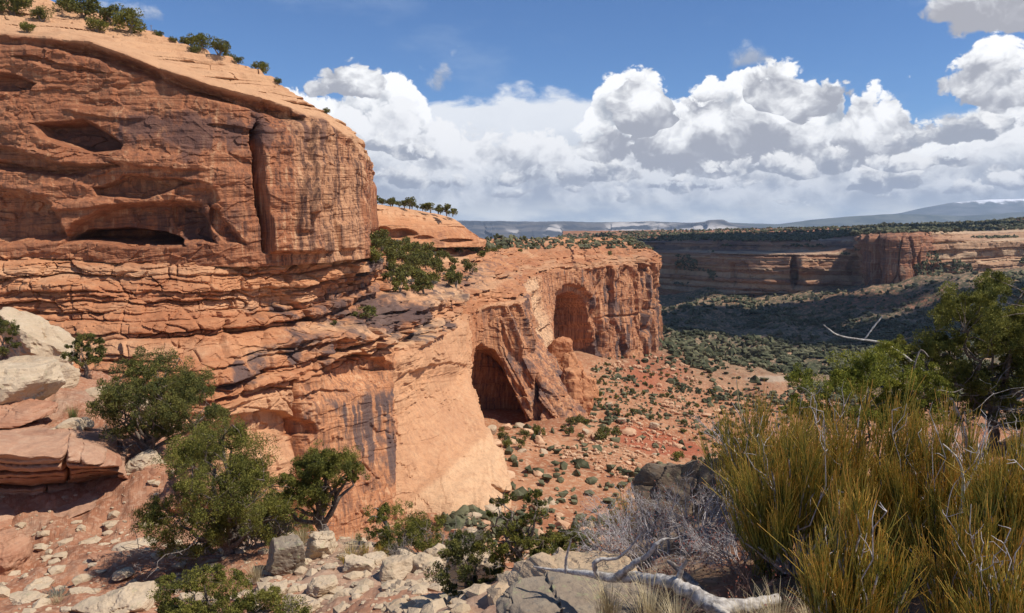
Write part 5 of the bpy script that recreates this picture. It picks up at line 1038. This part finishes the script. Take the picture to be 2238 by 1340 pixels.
# ------------------------------------------------------------------ near junipers, limb by limb
def path(r, a, b, n, wob):
    a, b = np.asarray(a, float), np.asarray(b, float); tt = np.linspace(0, 1, n)[:, None]; L = np.linalg.norm(b - a); p = a + (b - a) * tt
    off = np.cumsum(r.normal(size=(n, 3)), axis=0); off -= off[:1] + (off[-1:] - off[:1]) * tt; return p + off * wob * L / math.sqrt(n)
def near_tree(p, H, Wd, seed, label, leafmat, limbs=9, clumps=70, nleaf=150, lsz=0.035, trunk=0.10, lean=(0, 0), low=0.25, name='juniper_tree', dead=5, crad=0.16, top=None, ell=None, barkmat=None):
    """crown filled towards ellipsoid blobs ell = [(x, y, z, rx, rz)] in units of H"""
    r = np.random.default_rng(seed); e = empty(name, p, label, 'tree'); tb = MB(); lb = MB(); db = MB()
    fork = np.array([lean[0] * H * 0.3, lean[1] * H * 0.3, H * low]); tb.tube(path(r, (0, 0, -0.15 * H), fork, 8, 0.10), np.linspace(trunk * 1.25, trunk * 0.85, 8), 8)
    ell = ell or [(0, 0, 0.62, Wd / H * 0.5, 0.36)]
    ends = []
    for k in range(limbs):
        c = ell[k % len(ell)]; d = rdir(r, 1)[0] * r.random() ** 0.4; d[2] = abs(d[2]) * 0.9 - 0.25
        tgt = np.array([c[0] * H + d[0] * c[3] * H * 0.8, c[1] * H + d[1] * c[3] * H * 0.8, c[2] * H + d[2] * c[4] * H])
        pts = path(r, fork * r.uniform(0.6, 1.0), tgt, 9, 0.16); tb.tube(pts, np.linspace(trunk * 0.55, trunk * 0.10, 9), 6); ends.append(pts)
        for m in range(4):
            st = pts[r.integers(3, 8)]; en = st + rdir(r, 1)[0] * H * 0.16 + [0, 0, 0.05 * H]; pp = path(r, st, en, 5, 0.15); tb.tube(pp, np.linspace(trunk * 0.18, trunk * 0.05, 5), 4); ends.append(pp)
    tot = sum(c[3] ** 2 * c[4] for c in ell)
    for k in range(clumps):
        u = r.random() * tot; i = 0
        while u > ell[i][3] ** 2 * ell[i][4] and i < len(ell) - 1: u -= ell[i][3] ** 2 * ell[i][4]; i += 1
        c = ell[i]; d = rdir(r, 1)[0] * (0.45 + 0.6 * r.random() ** 0.5)
        cen = np.array([c[0] + d[0] * c[3], c[1] + d[1] * c[3], c[2] + d[2] * c[4]]) * H
        if cen[2] < 0.06 * H: continue
        src = min((q[-1] for q in ends), key=lambda s_: np.sum((s_ - cen) ** 2)); tb.tube(path(r, src, cen, 4, 0.12), np.linspace(trunk * 0.10, trunk * 0.03, 4), 4)
        rd = crad * H * r.uniform(0.5, 1.1) * 0.6
        for m in range(7):      # each clump is a few sprays, so its outline is ragged
            leafcloud(lb, r, cen + rdir(r, 1)[0] * rd * 1.0 * np.array([1, 1, 0.7]), rd * r.uniform(.28, .62), int(nleaf * 0.52), lsz * 0.55, 0.42, 0.6)
    for k in range(dead):
        a = r.uniform(0, 6.28); st = fork * r.uniform(0.3, 1.0); en = st + np.array([math.cos(a), math.sin(a) * 0.7, r.uniform(-0.1, 0.4)]) * Wd * r.uniform(0.4, 0.7); pp = path(r, st, en, 8, 0.14); db.tube(pp, np.linspace(trunk * 0.22, trunk * 0.04, 8), 5)
        for m in range(5):
            s0 = pp[r.integers(2, 8)]; db.tube(path(r, s0, s0 + rdir(r, 1)[0] * Wd * 0.16, 5, 0.15), np.linspace(trunk * 0.08, trunk * 0.02, 5), 4)
    tb.obj('trunk', barkmat or M_BARK, e, True); lb.obj('crown', leafmat, e)
    if dead: db.obj('dead_branch', M_DEAD if dead > 6 else M_DEADD, e, True)
    return e
near_tree(P(345, 1020, 27.5), 4.3, 4.4, 1, 'wide dark juniper standing behind the red ledge at the left', M_LEAFD, 12, 105, 260, 0.045, 0.16, (-0.3, 0), 0.2, ell=[(0, 0, 0.62, 0.40, 0.30), (0.32, 0, 0.40, 0.30, 0.26), (-0.28, 0, 0.5, 0.22, 0.22)], dead=5)
near_tree(N_(190, 36.0), 2.2, 1.9, 2, 'small juniper between the pale rocks and the wide dark juniper', M_LEAFD, 6, 34, 190, 0.042, 0.08, ell=[(0, 0, 0.6, 0.42, 0.35)], dead=2)
near_tree(P(2, 800, 36.0), 2.3, 1.5, 3, 'juniper cut by the left edge above the cream boulder', M_LEAFD, 6, 34, 190, 0.042, 0.08, ell=[(0, 0, 0.6, 0.36, 0.38)], dead=2)
near_tree(P(485, 1250, 18.8), 3.8, 3.9, 4, 'largest juniper of the lower left, with bare grey branches at its right', M_LEAF, 12, 120, 270, 0.033, 0.15, (0.2, 0), 0.2, ell=[(0.0, 0, 0.66, 0.30, 0.30), (-0.20, 0, 0.34, 0.26, 0.22), (0.24, 0, 0.46, 0.28, 0.24), (0.0, 0.1, 0.88, 0.16, 0.12)], dead=6)
near_tree(P(712, 1195, 19.6), 2.6, 2.5, 5, 'twisted juniper with a dark forked trunk in front of the sheer wall', M_LEAF, 10, 78, 260, 0.030, 0.13, (-0.25, 0), 0.36, ell=[(-0.12, 0, 0.66, 0.24, 0.24), (0.18, 0, 0.80, 0.22, 0.13), (-0.02, 0, 0.86, 0.20, 0.12), (-0.42, 0, 0.46, 0.12, 0.10)], dead=4, crad=0.15)
near_tree(P(870, 1215, 18.4), 1.35, 2.0, 6, 'low spreading juniper right of the twisted one', M_LEAF, 7, 46, 190, 0.030, 0.06, (0.3, 0), 0.3, ell=[(-0.1, 0, 0.55, 0.55, 0.35), (0.5, 0, 0.35, 0.4, 0.22)], dead=4, crad=0.26)
near_tree(P(480, 1420, 12.8), 1.55, 2.6, 7, 'lowest juniper, spread along the bottom edge of the photo', M_LEAF, 10, 84, 230, 0.026, 0.08, (0.2, 0), 0.25, ell=[(-0.15, 0, 0.6, 0.55, 0.34), (0.55, 0, 0.42, 0.45, 0.26), (-0.5, 0, 0.3, 0.3, 0.2)], dead=5, crad=0.20)
near_tree(N_(1128, 10.2), 1.40, 0.85, 8, 'slender open juniper at the bottom edge left of the dead log', M_LEAF, 9, 42, 150, 0.022, 0.055, (0.1, 0), 0.3, ell=[(-0.14, 0, 0.70, 0.13, 0.30), (0.14, 0, 0.62, 0.14, 0.28), (0.0, 0, 0.34, 0.34, 0.14)], dead=5, crad=0.11)
near_tree(N_(1020, 10.5), 0.9, 0.8, 9, 'short dark juniper at the bottom edge left of the slender one', M_LEAFD, 5, 30, 190, 0.022, 0.04, ell=[(0, 0, 0.5, 0.5, 0.4)], dead=1, crad=0.22)
near_tree(P(2150, 1010, 9.2), 2.35, 2.2, 10, 'tall round headed juniper at the right edge with white dead branches', M_LEAF, 18, 230, 300, 0.018, 0.06, (0.1, 0), 0.35, ell=[(0.10, 0, 0.80, 0.36, 0.17), (-0.12, 0, 0.68, 0.24, 0.14), (0.34, 0, 0.66, 0.26, 0.18), (-0.06, 0.1, 0.54, 0.34, 0.14), (0.2, 0, 0.36, 0.36, 0.14), (-0.16, 0, 0.36, 0.26, 0.12)], dead=12, crad=0.10)
near_tree(N_(1872, 8.6), 1.78, 1.25, 11, 'small bright green juniper left of the tall round headed one', M_LEAFB, 9, 70, 260, 0.017, 0.03, (0, 0), 0.35, ell=[(-0.10, 0, 0.62, 0.34, 0.20), (0.14, 0, 0.72, 0.26, 0.22), (-0.36, 0, 0.52, 0.16, 0.12), (0.36, 0, 0.62, 0.16, 0.2)], dead=7, crad=0.13)

near_tree(P(610, 1200, 21.5), 1.9, 2.4, 12, 'shaggy juniper filling the gap between the largest and the twisted one', M_LEAF, 8, 50, 220, 0.030, 0.08, ell=[(0, 0, 0.55, 0.5, 0.35), (-0.4, 0, 0.5, 0.3, 0.25)], dead=8, crad=0.2)
near_tree(P(450, 1100, 25), 2.3, 2.4, 13, 'small juniper between the wide dark one and the largest one', M_LEAFD, 7, 50, 220, 0.036, 0.08, ell=[(0, 0, 0.55, 0.5, 0.38)], dead=4, crad=0.18)
near_tree(P(330, 880, 34), 2.2, 2.4, 14, 'low juniper uphill behind the wide dark one', M_LEAFD, 6, 40, 200, 0.042, 0.07, ell=[(0, 0, 0.5, 0.55, 0.35)], dead=2, crad=0.2)
near_tree(P(1250, 1235, 12.5), 0.8, 0.9, 15, 'small green juniper in front of the talus above the pale layered slab', M_LEAF, 5, 30, 170, 0.022, 0.03, ell=[(0, 0, 0.5, 0.55, 0.38)], dead=2, crad=0.2)
# ------------------------------------------------------------------ ephedra (thin upright stems)
def ephedra(p, H, Wd, seed, label, n=900, dens=1.0):
    r = np.random.default_rng(seed); e = empty('ephedra_bush', p, label, 'bush', None); sb = MB(); wb = MB(); nb = int(44 * dens)
    for k in range(nb):
        a = r.uniform(0, 6.28); rad = Wd * 0.5 * r.random() ** 0.6; b = np.array([rad * math.cos(a), rad * math.sin(a) * 0.8, H * r.uniform(0.10, 0.74) * (1.15 - 0.5 * (2 * rad / Wd) ** 2)])
        pp = path(r, (b[0] * 0.15, b[1] * 0.15, -0.05), b, 7, 0.08); wb.tube(pp, np.linspace(0.011, 0.005, 7), 5)
        for m in range(n // nb):
            st = pp[r.integers(3, 7)] + r.normal(size=3) * 0.012; out = np.array([b[0], b[1], 0]) / (Wd * 0.5) * 0.30 + r.normal(size=3) * [0.20, 0.20, 0]; L = H * r.uniform(0.12, 0.34)
            tt = np.linspace(0, 1, 5); dr = np.array([out[0], out[1], 1.0]); pts = st + dr * (tt * L)[:, None]; pts[:, :2] += (out[:2] * -0.25 * L)[None] * (tt ** 2)[:, None] + np.cumsum(r.normal(size=(5, 2)), axis=0) * 0.004
            if m % 4 == 0:
                s0 = pts[2]; d2 = np.array([out[0] * 1.6 + 0.25 * r.normal(), out[1] * 1.6 + 0.25 * r.normal(), 1.0]); sb.tube(s0 + d2 * (np.linspace(0, 0.5, 4) * L)[:, None], [0.0024, 0.0022, 0.002, 0.0014], 3, np.clip(0.35 + np.linspace(0, .5, 4), 0, 1))
            sb.tube(pts, np.array([0.0034, 0.0031, 0.0028, 0.0024, 0.0015]), 3, np.clip(0.02 + tt * 0.62 + 0.20 * r.normal() + 0.25 * (st[2] / H), 0, 1))
    for k in range(5 if n > 600 else 2):
        a = r.uniform(0, 6.28); b = np.array([math.cos(a) * Wd * 0.5 * r.random(), math.sin(a) * Wd * 0.4 - Wd * 0.1, H * r.uniform(0.5, 1.02)]); pp = path(r, b * [0.3, 0.3, 0.1], b, 9, 0.10); wb.tube(pp, np.linspace(0.006, 0.002, 9), 5)
        for m in range(7): s0 = pp[r.integers(3, 9)]; wb.tube(path(r, s0, s0 + (rdir(r, 1)[0] + [0, 0, 0.8]) * H * r.uniform(0.04, 0.12), 4, 0.15), np.linspace(0.003, 0.0012, 4), 4)
    sb.obj('stems', M_EPH, e, True, 'tip'); wb.obj('woody_base', M_TWIG, e, True); return e
EP = [(1730, 1235, 5.6, 1.28, 0.9, 2300, 'broad ephedra bush directly right of the dark boulder'), (1905, 1215, 5.6, 1.36, 1.0, 2600, 'tallest ephedra bush in the middle of the clump'), (2070, 1230, 5.2, 1.15, 0.85, 2200, 'ephedra bush right of the tallest one'), (1860, 1430, 4.1, 0.95, 0.62, 1700, 'front ephedra bush with orange tips at the bottom edge'),
      (2130, 1400, 4.3, 0.85, 0.6, 1500, 'ephedra bush at the bottom edge left of the corner'), (2230, 1290, 4.6, 1.15, 0.6, 1700, 'ephedra bush cut by the right edge'), (1650, 1065, 7.6, 0.62, 0.62, 900, 'hanging ephedra tuft over the top of the dark boulder'), (1700, 1260, 6.0, 0.5, 0.5, 800, 'small dark green ephedra bush below the dark boulder'),
      (1990, 1060, 7.2, 0.95, 0.8, 1500, 'ephedra bush at the back below the round headed juniper'), (1395, 1120, 12.0, 1.15, 0.9, 1000, 'yellow ephedra bush left of the dark boulder, farther down'), (2200, 1480, 3.7, 0.7, 0.5, 1100, 'ephedra bush in the bottom right corner'), (1790, 1120, 7.0, 1.2, 0.9, 1300, 'ephedra bush at the back under the bright green juniper')]
for i, (px, py, Y, H, Wd, n, lb) in enumerate(EP): ephedra(N_(px, Y) if i == 9 else P(px, py, Y), H, Wd, 1100 + i, lb, n)
ephedra(P(1660, 1110, 7.3), 1.2, 0.95, 1132, 'orange tipped ephedra bush rising behind the dark boulder', 1300)
ephedra(P(2215, 1130, 5.4), 0.9, 0.7, 1133, 'ephedra bush at the right edge below the round headed juniper', 1300)
ephedra(P(800, 1265, 17.2), 0.75, 1.5, 1130, 'dark green broomlike ephedra bush below the twisted juniper', 1400)
ephedra(P(80, 830, 33.5), 0.9, 0.8, 1131, 'yellow green ephedra tuft above the cream boulder', 500)

# ------------------------------------------------------------------ bare brush, dead wood and grass
def brush(name, p, Wd, H, seed, label, cat, mat, n=60, rad=0.006, bud=None, depth=3):
    r = np.random.default_rng(seed); mb = MB(); bb = MB()
    def grow(a, d, L, rd, lv):
        b = a + d * L; pp = path(r, a, b, 5, 0.10); mb.tube(pp, np.linspace(rd, rd * 0.5, 5), 4 if lv > 1 else 3)
        if lv == 0:
            if bud is not None and r.random() < 0.6: bb.quads(pp[-1:] + r.normal(size=(1, 3)) * 0.01, rdir(r, 1) * 0.009, rdir(r, 1) * 0.006)
            return
        for k in range(3 if lv > 1 else 4):
            nd = d + r.normal(size=3) * 0.5; nd /= np.linalg.norm(nd); grow(pp[r.integers(2, 5)], nd, L * r.uniform(0.45, 0.8), rd * 0.55, lv - 1)
    for k in range(n):
        a = r.uniform(0, 6.28); rr_ = Wd * 0.35 * r.random() ** .5; d = np.array([math.cos(a) * 0.7, math.sin(a) * 0.5, r.uniform(0.3, 1.0)]); d /= np.linalg.norm(d); grow(np.array([rr_ * math.cos(a), rr_ * math.sin(a), -0.03]), d, H * r.uniform(0.3, 0.55), rad * 1.5, depth)
    o = mb.obj(name, mat, None, True); o.location = p; tag(o, label, cat)
    if bud is not None: q = bb.obj('buds', bud, o); q['kind'] = 'stuff'
    return o
M_BUD = plain('red_buds', (0.16, 0.05, 0.035), (0.30, 0.11, 0.07), 30)
brush('bare_shrub', P(1470, 1235, 7.4), 1.1, 0.85, 201, 'tangled grey leafless shrub between the dead log and the dark boulder', 'shrub', M_TWIG, 60, 0.006, M_BUD)
brush('bare_shrub', P(1560, 1330, 6.2), 0.8, 0.55, 202, 'reddish leafless shrub right of the dead log', 'shrub', M_TWIGD, 60, 0.005, M_BUD)
brush('bare_shrub', P(1380, 1210, 9.0), 0.9, 0.6, 203, 'thin grey leafless shrub behind the pale layered slab', 'shrub', M_TWIG, 44, 0.005, M_BUD)
brush('bare_shrub', P(1680, 1380, 5.2), 0.7, 0.5, 204, 'reddish leafless shrub under the front ephedra bushes', 'shrub', M_TWIGD, 30, 0.005, M_BUD)
brush('bare_shrub', N_(1625, 6.3), 0.7, 0.5, 211, 'grey leafless shrub at the foot of the broad ephedra bush', 'shrub', M_TWIG, 34, 0.004, M_BUD)
brush('bare_shrub', N_(1530, 7.8), 1.0, 0.6, 212, 'grey leafless shrub right in front of the dark boulder', 'shrub', M_TWIG, 44, 0.005, M_BUD)
brush('bare_shrub', P(950, 1245, 17.5), 1.8, 1.1, 205, 'dark tangled dead shrub on the rubble right of the twisted juniper', 'shrub', M_DEADD, 55, 0.014, None)
brush('bare_shrub', P(560, 1175, 19.5), 1.5, 0.9, 206, 'tangle of grey dead branches at the right side of the largest juniper', 'shrub', M_DEADD, 40, 0.014, None)
brush('bare_shrub', P(2170, 1080, 7.8), 1.2, 1.0, 207, 'white leafless shrub under the round headed juniper', 'shrub', M_TWIG, 16, 0.009, None)
brush('bare_shrub', P(1650, 1010, 8.2), 0.6, 0.75, 208, 'white leafless twigs above the dark boulder', 'shrub', M_TWIG, 7, 0.009, None)
brush('grey_shrub', N_(235, 29), 0.5, 0.4, 209, 'little grey shrub on top of the ledge', 'shrub', M_SAGE, 30, 0.006, None, 2)
brush('grey_shrub', N_(130, 18), 0.5, 0.35, 210, 'little dry shrub on the red dirt at the bottom left', 'shrub', M_SAGE, 30, 0.006, None, 2)
def snag(name, chains, label, cat, mat, Y0=None, sides=9, seed=1, ring=0.10):
    """chains of picture points (px, py, depth, radius in m)"""
    r = np.random.default_rng(seed); mb = MB(); base = np.array(P(*chains[0][0][:3]))
    for ch in chains:
        q = np.array([P(a[0], a[1], a[2]) for a in ch]) - base; rad = np.array([a[3] for a in ch]); n = (len(ch) - 1) * 7 + 1; tt = np.linspace(0, len(ch) - 1, n)
        c = np.stack([np.interp(tt, range(len(ch)), q[:, k]) for k in range(3)], 1); rr_ = np.interp(tt, range(len(ch)), rad)
        c = smooth0(c, 2) if n > 13 else c; c += r.normal(size=c.shape) * rr_[:, None] * 0.12
        m0 = mb.n; mb.tube(c, rr_, sides); V = mb.v[-1].reshape(n, sides, 3); cc = V.mean(1, keepdims=True); ph = np.arange(n)[:, None] * 0.35 + np.arange(sides)[None] * 6.28 / sides
        mb.v[-1] = (cc + (V - cc) * (1 + ring * (np.sin(3 * ph) + 0.7 * np.sin(5 * ph + 1)))[..., None]).reshape(-1, 3)
    o = mb.obj(name, mat, None, True); o.location = tuple(base); return tag(o, label, cat)
snag('dead_log', [[(1165, 1238, 6.3, .006), (1215, 1247, 6.2, .014), (1270, 1252, 6.0, .022), (1330, 1262, 5.8, .034), (1400, 1262, 5.6, .040), (1470, 1272, 5.4, .046), (1520, 1300, 5.2, .052), (1560, 1328, 5.0, .060), (1640, 1325, 5.0, .045), (1700, 1310, 5.1, .035)],
                  [(1238, 1252, 6.1, .016), (1236, 1225, 6.1, .011), (1248, 1182, 6.05, .006)], [(1305, 1258, 5.85, .022), (1296, 1232, 5.8, .018), (1310, 1222, 5.8, .014), (1350, 1222, 5.75, .011), (1375, 1200, 5.7, .009), (1402, 1166, 5.65, .005)],
                  [(1348, 1262, 5.7, .028), (1380, 1235, 5.6, .022), (1420, 1212, 5.55, .018), (1432, 1190, 5.5, .015), (1455, 1176, 5.5, .008), (1475, 1178, 5.5, .005), (1490, 1170, 5.5, .003)], [(1482, 1275, 5.4, .026), (1488, 1245, 5.35, .016), (1503, 1224, 5.3, .009)], [(1560, 1325, 5.0, .03), (1590, 1345, 4.9, .03), (1620, 1380, 4.8, .02)]],
     'bleached dead log with upturned branches lying along the bottom of the photo', 'dead log', M_DEAD, sides=14, seed=3)
snag('dead_branch', [[(1545, 1190, 6.6, .012), (1600, 1215, 6.5, .018), (1650, 1240, 6.4, .02)]], 'thin grey dead limb lying right of the reddish shrub', 'dead branch', M_DEADD, seed=4)
snag('dead_branch', [[(1460, 1225, 6.0, .015), (1500, 1260, 5.9, .03), (1550, 1310, 5.6, .03)]], 'splintered grey dead limb lying behind the log', 'dead branch', M_DEADD, seed=14)
snag('dead_branch', [[(2125, 1010, 9.1, .030), (2095, 900, 8.9, .024), (2052, 835, 8.8, .020), (2010, 805, 8.8, .019), (1975, 775, 8.8, .016), (1930, 748, 8.8, .014), (1880, 742, 8.8, .010), (1830, 735, 8.8, .009), (1800, 710, 8.8, .005)], [(1890, 742, 8.8, .009), (1908, 716, 8.8, .009), (1928, 692, 8.8, .008)]], 'grey dead limb arching left of the round headed juniper', 'dead branch', M_DEAD, seed=5, sides=8)
snag('dead_branch', [[(2050, 1010, 8.6, .016), (1995, 900, 8.6, .013), (1990, 835, 8.6, .012), (2000, 790, 8.6, .010), (2012, 760, 8.6, .009), (2030, 780, 8.6, .006)], [(1994, 880, 8.6, .01), (2050, 850, 8.5, .01), (2080, 860, 8.5, .008), (2105, 850, 8.5, .005)]], 'curled dead stub right of the bright green juniper', 'dead branch', M_DEADD, seed=6, sides=7)
snag('dead_branch', [[(1690, 1200, 6.2, .014), (1750, 1165, 6.3, .010), (1800, 1150, 6.4, .006)], [(1730, 1175, 6.25, .01), (1745, 1130, 6.3, .007), (1720, 1060, 6.35, .005)], [(1760, 1160, 6.3, .008), (1800, 1120, 6.3, .006), (1830, 1060, 6.3, .004)]], 'white forked dead branch among the ephedra stems', 'dead branch', M_DEAD, seed=7, sides=7)
snag('dead_branch', [[(2085, 1300, 4.9, .015), (2090, 1160, 4.9, .012), (2110, 1060, 4.9, .010), (2095, 1000, 4.9, .006), (2060, 970, 4.9, .004)], [(2108, 1070, 4.9, .008), (2140, 1010, 4.9, .006), (2150, 960, 4.9, .003)]], 'upright white dead branch standing in front of the right ephedra bushes', 'dead branch', M_DEAD, seed=8, sides=7)
snag('dead_branch', [[(1600, 960, 8.0, .008), (1640, 960, 8.0, .010), (1680, 985, 7.9, .008), (1740, 1010, 7.8, .008), (1790, 1120, 7.6, .010)], [(1640, 960, 8.0, .008), (1625, 920, 8.0, .006), (1600, 880, 8.0, .004)], [(1655, 965, 8.0, .008), (1615, 900, 8.0, .005), (1610, 830, 8.0, .003)]], 'white dead branch reaching out over the dark boulder', 'dead branch', M_DEAD, seed=9, sides=7)
snag('dead_tree', [[(848, 1150, 18.6, .05), (850, 1110, 18.6, .045), (838, 1085, 18.6, .05), (832, 1070, 18.6, .03)], [(840, 1090, 18.6, .03), (815, 1075, 18.5, .018), (800, 1090, 18.5, .01)], [(838, 1082, 18.6, .02), (828, 1062, 18.6, .012), (815, 1060, 18.6, .006)], [(868, 1162, 18.5, .055), (880, 1135, 18.5, .045), (892, 1108, 18.5, .035)], [(886, 1112, 18.5, .015), (905, 1102, 18.5, .01), (930, 1105, 18.5, .004)]], 'dead juniper snag with broken tops between the two lower junipers', 'dead tree', M_DEADD, seed=10, sides=8)
def grass(p, n, H, Wd, seed, label, mat):
    r = np.random.default_rng(seed); mb = MB()
    for k in range(n):
        a = r.uniform(0, 6.28); b = np.array([math.cos(a), math.sin(a), 0]) * Wd * 0.3 * r.random(); o_ = np.array([math.cos(a), math.sin(a), 0]) * r.uniform(0.1, 0.9); L = H * r.uniform(0.5, 1.1); tt = np.linspace(0, 1, 5)
        pts = b + (o_ * L * 0.8)[None] * (tt ** 1.8)[:, None] + np.array([0, 0, L])[None] * (tt - 0.35 * tt ** 3 * np.linalg.norm(o_))[:, None]
        W_ = np.cross(o_, [0, 0, 1]); W_ = W_ / (np.linalg.norm(W_) + 1e-6) * (0.0035 * H / 0.4); w_ = (1 - tt * 0.9)[:, None]
        V = np.stack([pts - W_ * w_, pts + W_ * w_], 1).reshape(-1, 3); i = np.arange(4) * 2; mb.add(V, np.stack([i, i + 1, i + 3, i + 2], 1))
    o = mb.obj('grass_tuft', mat); o.location = p; tag(o, label, 'grass tuft')
GR = [(1330, 1350, 5.6, 0.35, 'dry straw grass tuft under the dead log near the bottom edge', 0), (1420, 1370, 5.2, 0.42, 'dense straw grass tuft under the middle of the log', 0), (1480, 1390, 4.9, 0.34, 'straw grass tuft below the thick end of the log', 0), (1700, 1395, 4.6, 0.35, 'straw grass tuft between the log and the front ephedra', 0), (1640, 1400, 4.6, 0.30, 'straw grass tuft right of the thick end of the log', 0), (1780, 1400, 4.5, 0.32, 'straw grass tuft at the foot of the front ephedra bush', 0),
      (770, 1235, 17.4, 0.75, 'tall straw grass tuft left of the dark green broomlike bush', 0), (880, 1265, 16.4, 0.6, 'pale straw grass tuft among the white rubble', 0), (560, 1270, 16.4, 0.5, 'straw grass tuft left of the lichen block', 0), (660, 1190, 19, 0.6, 'straw grass tuft at the foot of the twisted juniper', 0), (160, 915, 28.6, 0.6, 'grey green grass tuft on the ledge by the small stones', 1), (130, 1330, 16.5, 0.45, 'dry bunch of grass at the bottom edge on the red dirt', 0), (700, 1265, 16.8, 0.4, 'short straw grass right of the lichen block', 0), (1180, 1360, 7.5, 0.35, 'straw grass tuft at the left end of the pale slab', 0)]
for i, (px, py, Y, H, lb, g) in enumerate(GR): grass(P(px, py, Y), 150, H, H, 1200 + i, lb, M_GRASSG if g else M_GRASS)

# extra small plants on the near slope
for i, (px, py, Y, W_, H_, lb) in enumerate([(110, 1300, 17.6, .55, .3, 'low dry shrub in the red dirt near the bottom left corner'), (215, 1245, 19.6, .3, .16, 'tiny dry shrub in the middle of the red dirt'), (390, 1010, 27, .8, .5, 'dry shrub behind the balanced boulder'), (405, 960, 29, .9, .6, 'grey shrub right of the wide dark juniper'), (250, 905, 31, .6, .4, 'grey brush on the slope above the ledge'), (160, 860, 34.5, .8, .5, 'dry shrub at the foot of the small juniper'),
                                           (560, 1150, 22, 1.0, .55, 'dry brush behind the largest juniper'), (1010, 1230, 18, 1.0, .6, 'brown brush right of the dead tangle'), (1240, 1215, 11.5, .7, .45, 'brown brush behind the slender juniper'), (1330, 1170, 12, .8, .45, 'brown brush below the yellow ephedra bush'), (925, 1300, 14.5, .5, .3, 'small dry shrub among the white rubble')]):
    brush('dry_shrub', P(px, py, Y), W_, H_, 240 + i, lb, 'shrub', (M_SAGE, M_TWIGD, M_TWIG)[i % 3], 34, 0.006, None, 2)
# settle whatever stands clear of the slope onto it
LEDGE = ('ledge', 'cream boulder', 'boulder')
for o in list(sc.objects):
    if o.parent is None and 'category' in o and 2 < o.location.y < 45 and o.location.x ** 2 + o.location.y ** 2 < 2400:
        lb = o['label']; d_ = o.location.z - float(near_h(o.location.x, o.location.y))
        if d_ > 0.06 and 'log' != o.name[-3:] and not any(w_ in lb for w_ in ('ledge', 'cream boulder', 'dark boulder', 'log', 'dead limb', 'dead stub', 'dead branch')) and o.name[:5] != 'grass' and d_ < 3: o.location.z -= d_ + 0.02
        if d_ < -0.25 and o.name.startswith('boulder') and o.get('group'): o.location.z -= (d_ + 0.12) * 0.8
# ------------------------------------------------------------------ knobs of yellow slickrock between the alcoves
for i, (px, py, Y, w_, h_, lb) in enumerate([(1238, 892, 330, 52, 120, 'upright yellow slickrock knob directly right of the leaning buttress'), (1262, 935, 300, 60, 120, 'yellow slickrock knob standing in front of the others at the buttress foot'), (1285, 902, 335, 46, 85, 'blocky brown knob at the right end of the yellow knobs'), (1225, 835, 380, 60, 90, 'smooth yellow hump below the banded wall'), (1252, 850, 385, 50, 60, 'low yellow hump in front of the second alcove')]):
    big(px, py, Y, w_, h_, 1300 + i, M_WIN, lb, sub=5, strata=0.012, rough=0.05, soft=0.25); o = bpy.context.scene.objects[-1] if False else None
# utility post on the sandy shoulder
mb = MB(); pz = snap(VA[int(VA.shape[0] * 0.5):], 331, 70); mb.tube([(0, 0, -0.5), (0, 0, 1.4)], [0.07, 0.06], 6); mb.tube([(-0.25, 0, 1.25), (0.25, 0, 1.25)], 0.04, 4)
o = mb.obj('marker_post', M_DEADD); o.location = pz; tag(o, 'thin dark post standing on the sandy shoulder of the cliff top', 'post')
# ------------------------------------------------------------------ drifting clouds whose shade crosses the canyon
def cloud(c, rx, ry, rz, seed):
    v, f = ico(6); r = np.random.default_rng(seed); q = v * [rx, ry, rz]; n_ = fbm(v[:, 0] * 2.2, v[:, 1] * 2.2, v[:, 2] * 2.2 + seed, 5, seed, 0.6); q = q * (1 + 0.30 * n_)[:, None]; q[:, 2] = np.maximum(q[:, 2], -0.35 * rz)
    o = mesh('cloud', q, f, M_CLOUD, True); o.location = c; tag(o, kind='structure')
M_CLOUD = plain('cloud_white', (0.9, 0.9, 0.9), (0.95, 0.95, 0.95), 0.01)
def over(x, y, z0=-100, alt=1500):
    h = (alt - z0) / math.tan(SUN_EL); return (x + math.sin(SUN_AZ) * h, y + math.cos(SUN_AZ) * h, alt)
cloud(over(190, 1050), 300, 130, 110, 3)
cloud(over(560, 900), 240, 85, 90, 7)
cloud(over(230, 1510, -20), 560, 185, 120, 5)

# ------------------------------------------------------------------ air
def build_haze():
    lo, hi = (-20000, -400, -420), (20000, 21300, 900)
    V = [(x, y, z) for x in (lo[0], hi[0]) for y in (lo[1], hi[1]) for z in (lo[2], hi[2])]
    Fc = [(0, 1, 3, 2), (4, 6, 7, 5), (0, 4, 5, 1), (2, 3, 7, 6), (0, 2, 6, 4), (1, 5, 7, 3)]
    m = bpy.data.materials.new('haze_air'); m.use_nodes = True; t = NT(m.node_tree); t.n.clear()
    out = t.add('ShaderNodeOutputMaterial'); v = t.add('ShaderNodeVolumePrincipled')
    v.inputs['Color'].default_value = (0.62, 0.78, 1.0, 1); v.inputs['Density'].default_value = 3.2e-5; v.inputs['Anisotropy'].default_value = 0.1
    t.link(v.outputs[0], out.inputs['Volume'])
    o = mesh('haze', V, Fc, m); tag(o, kind='stuff')
build_haze()
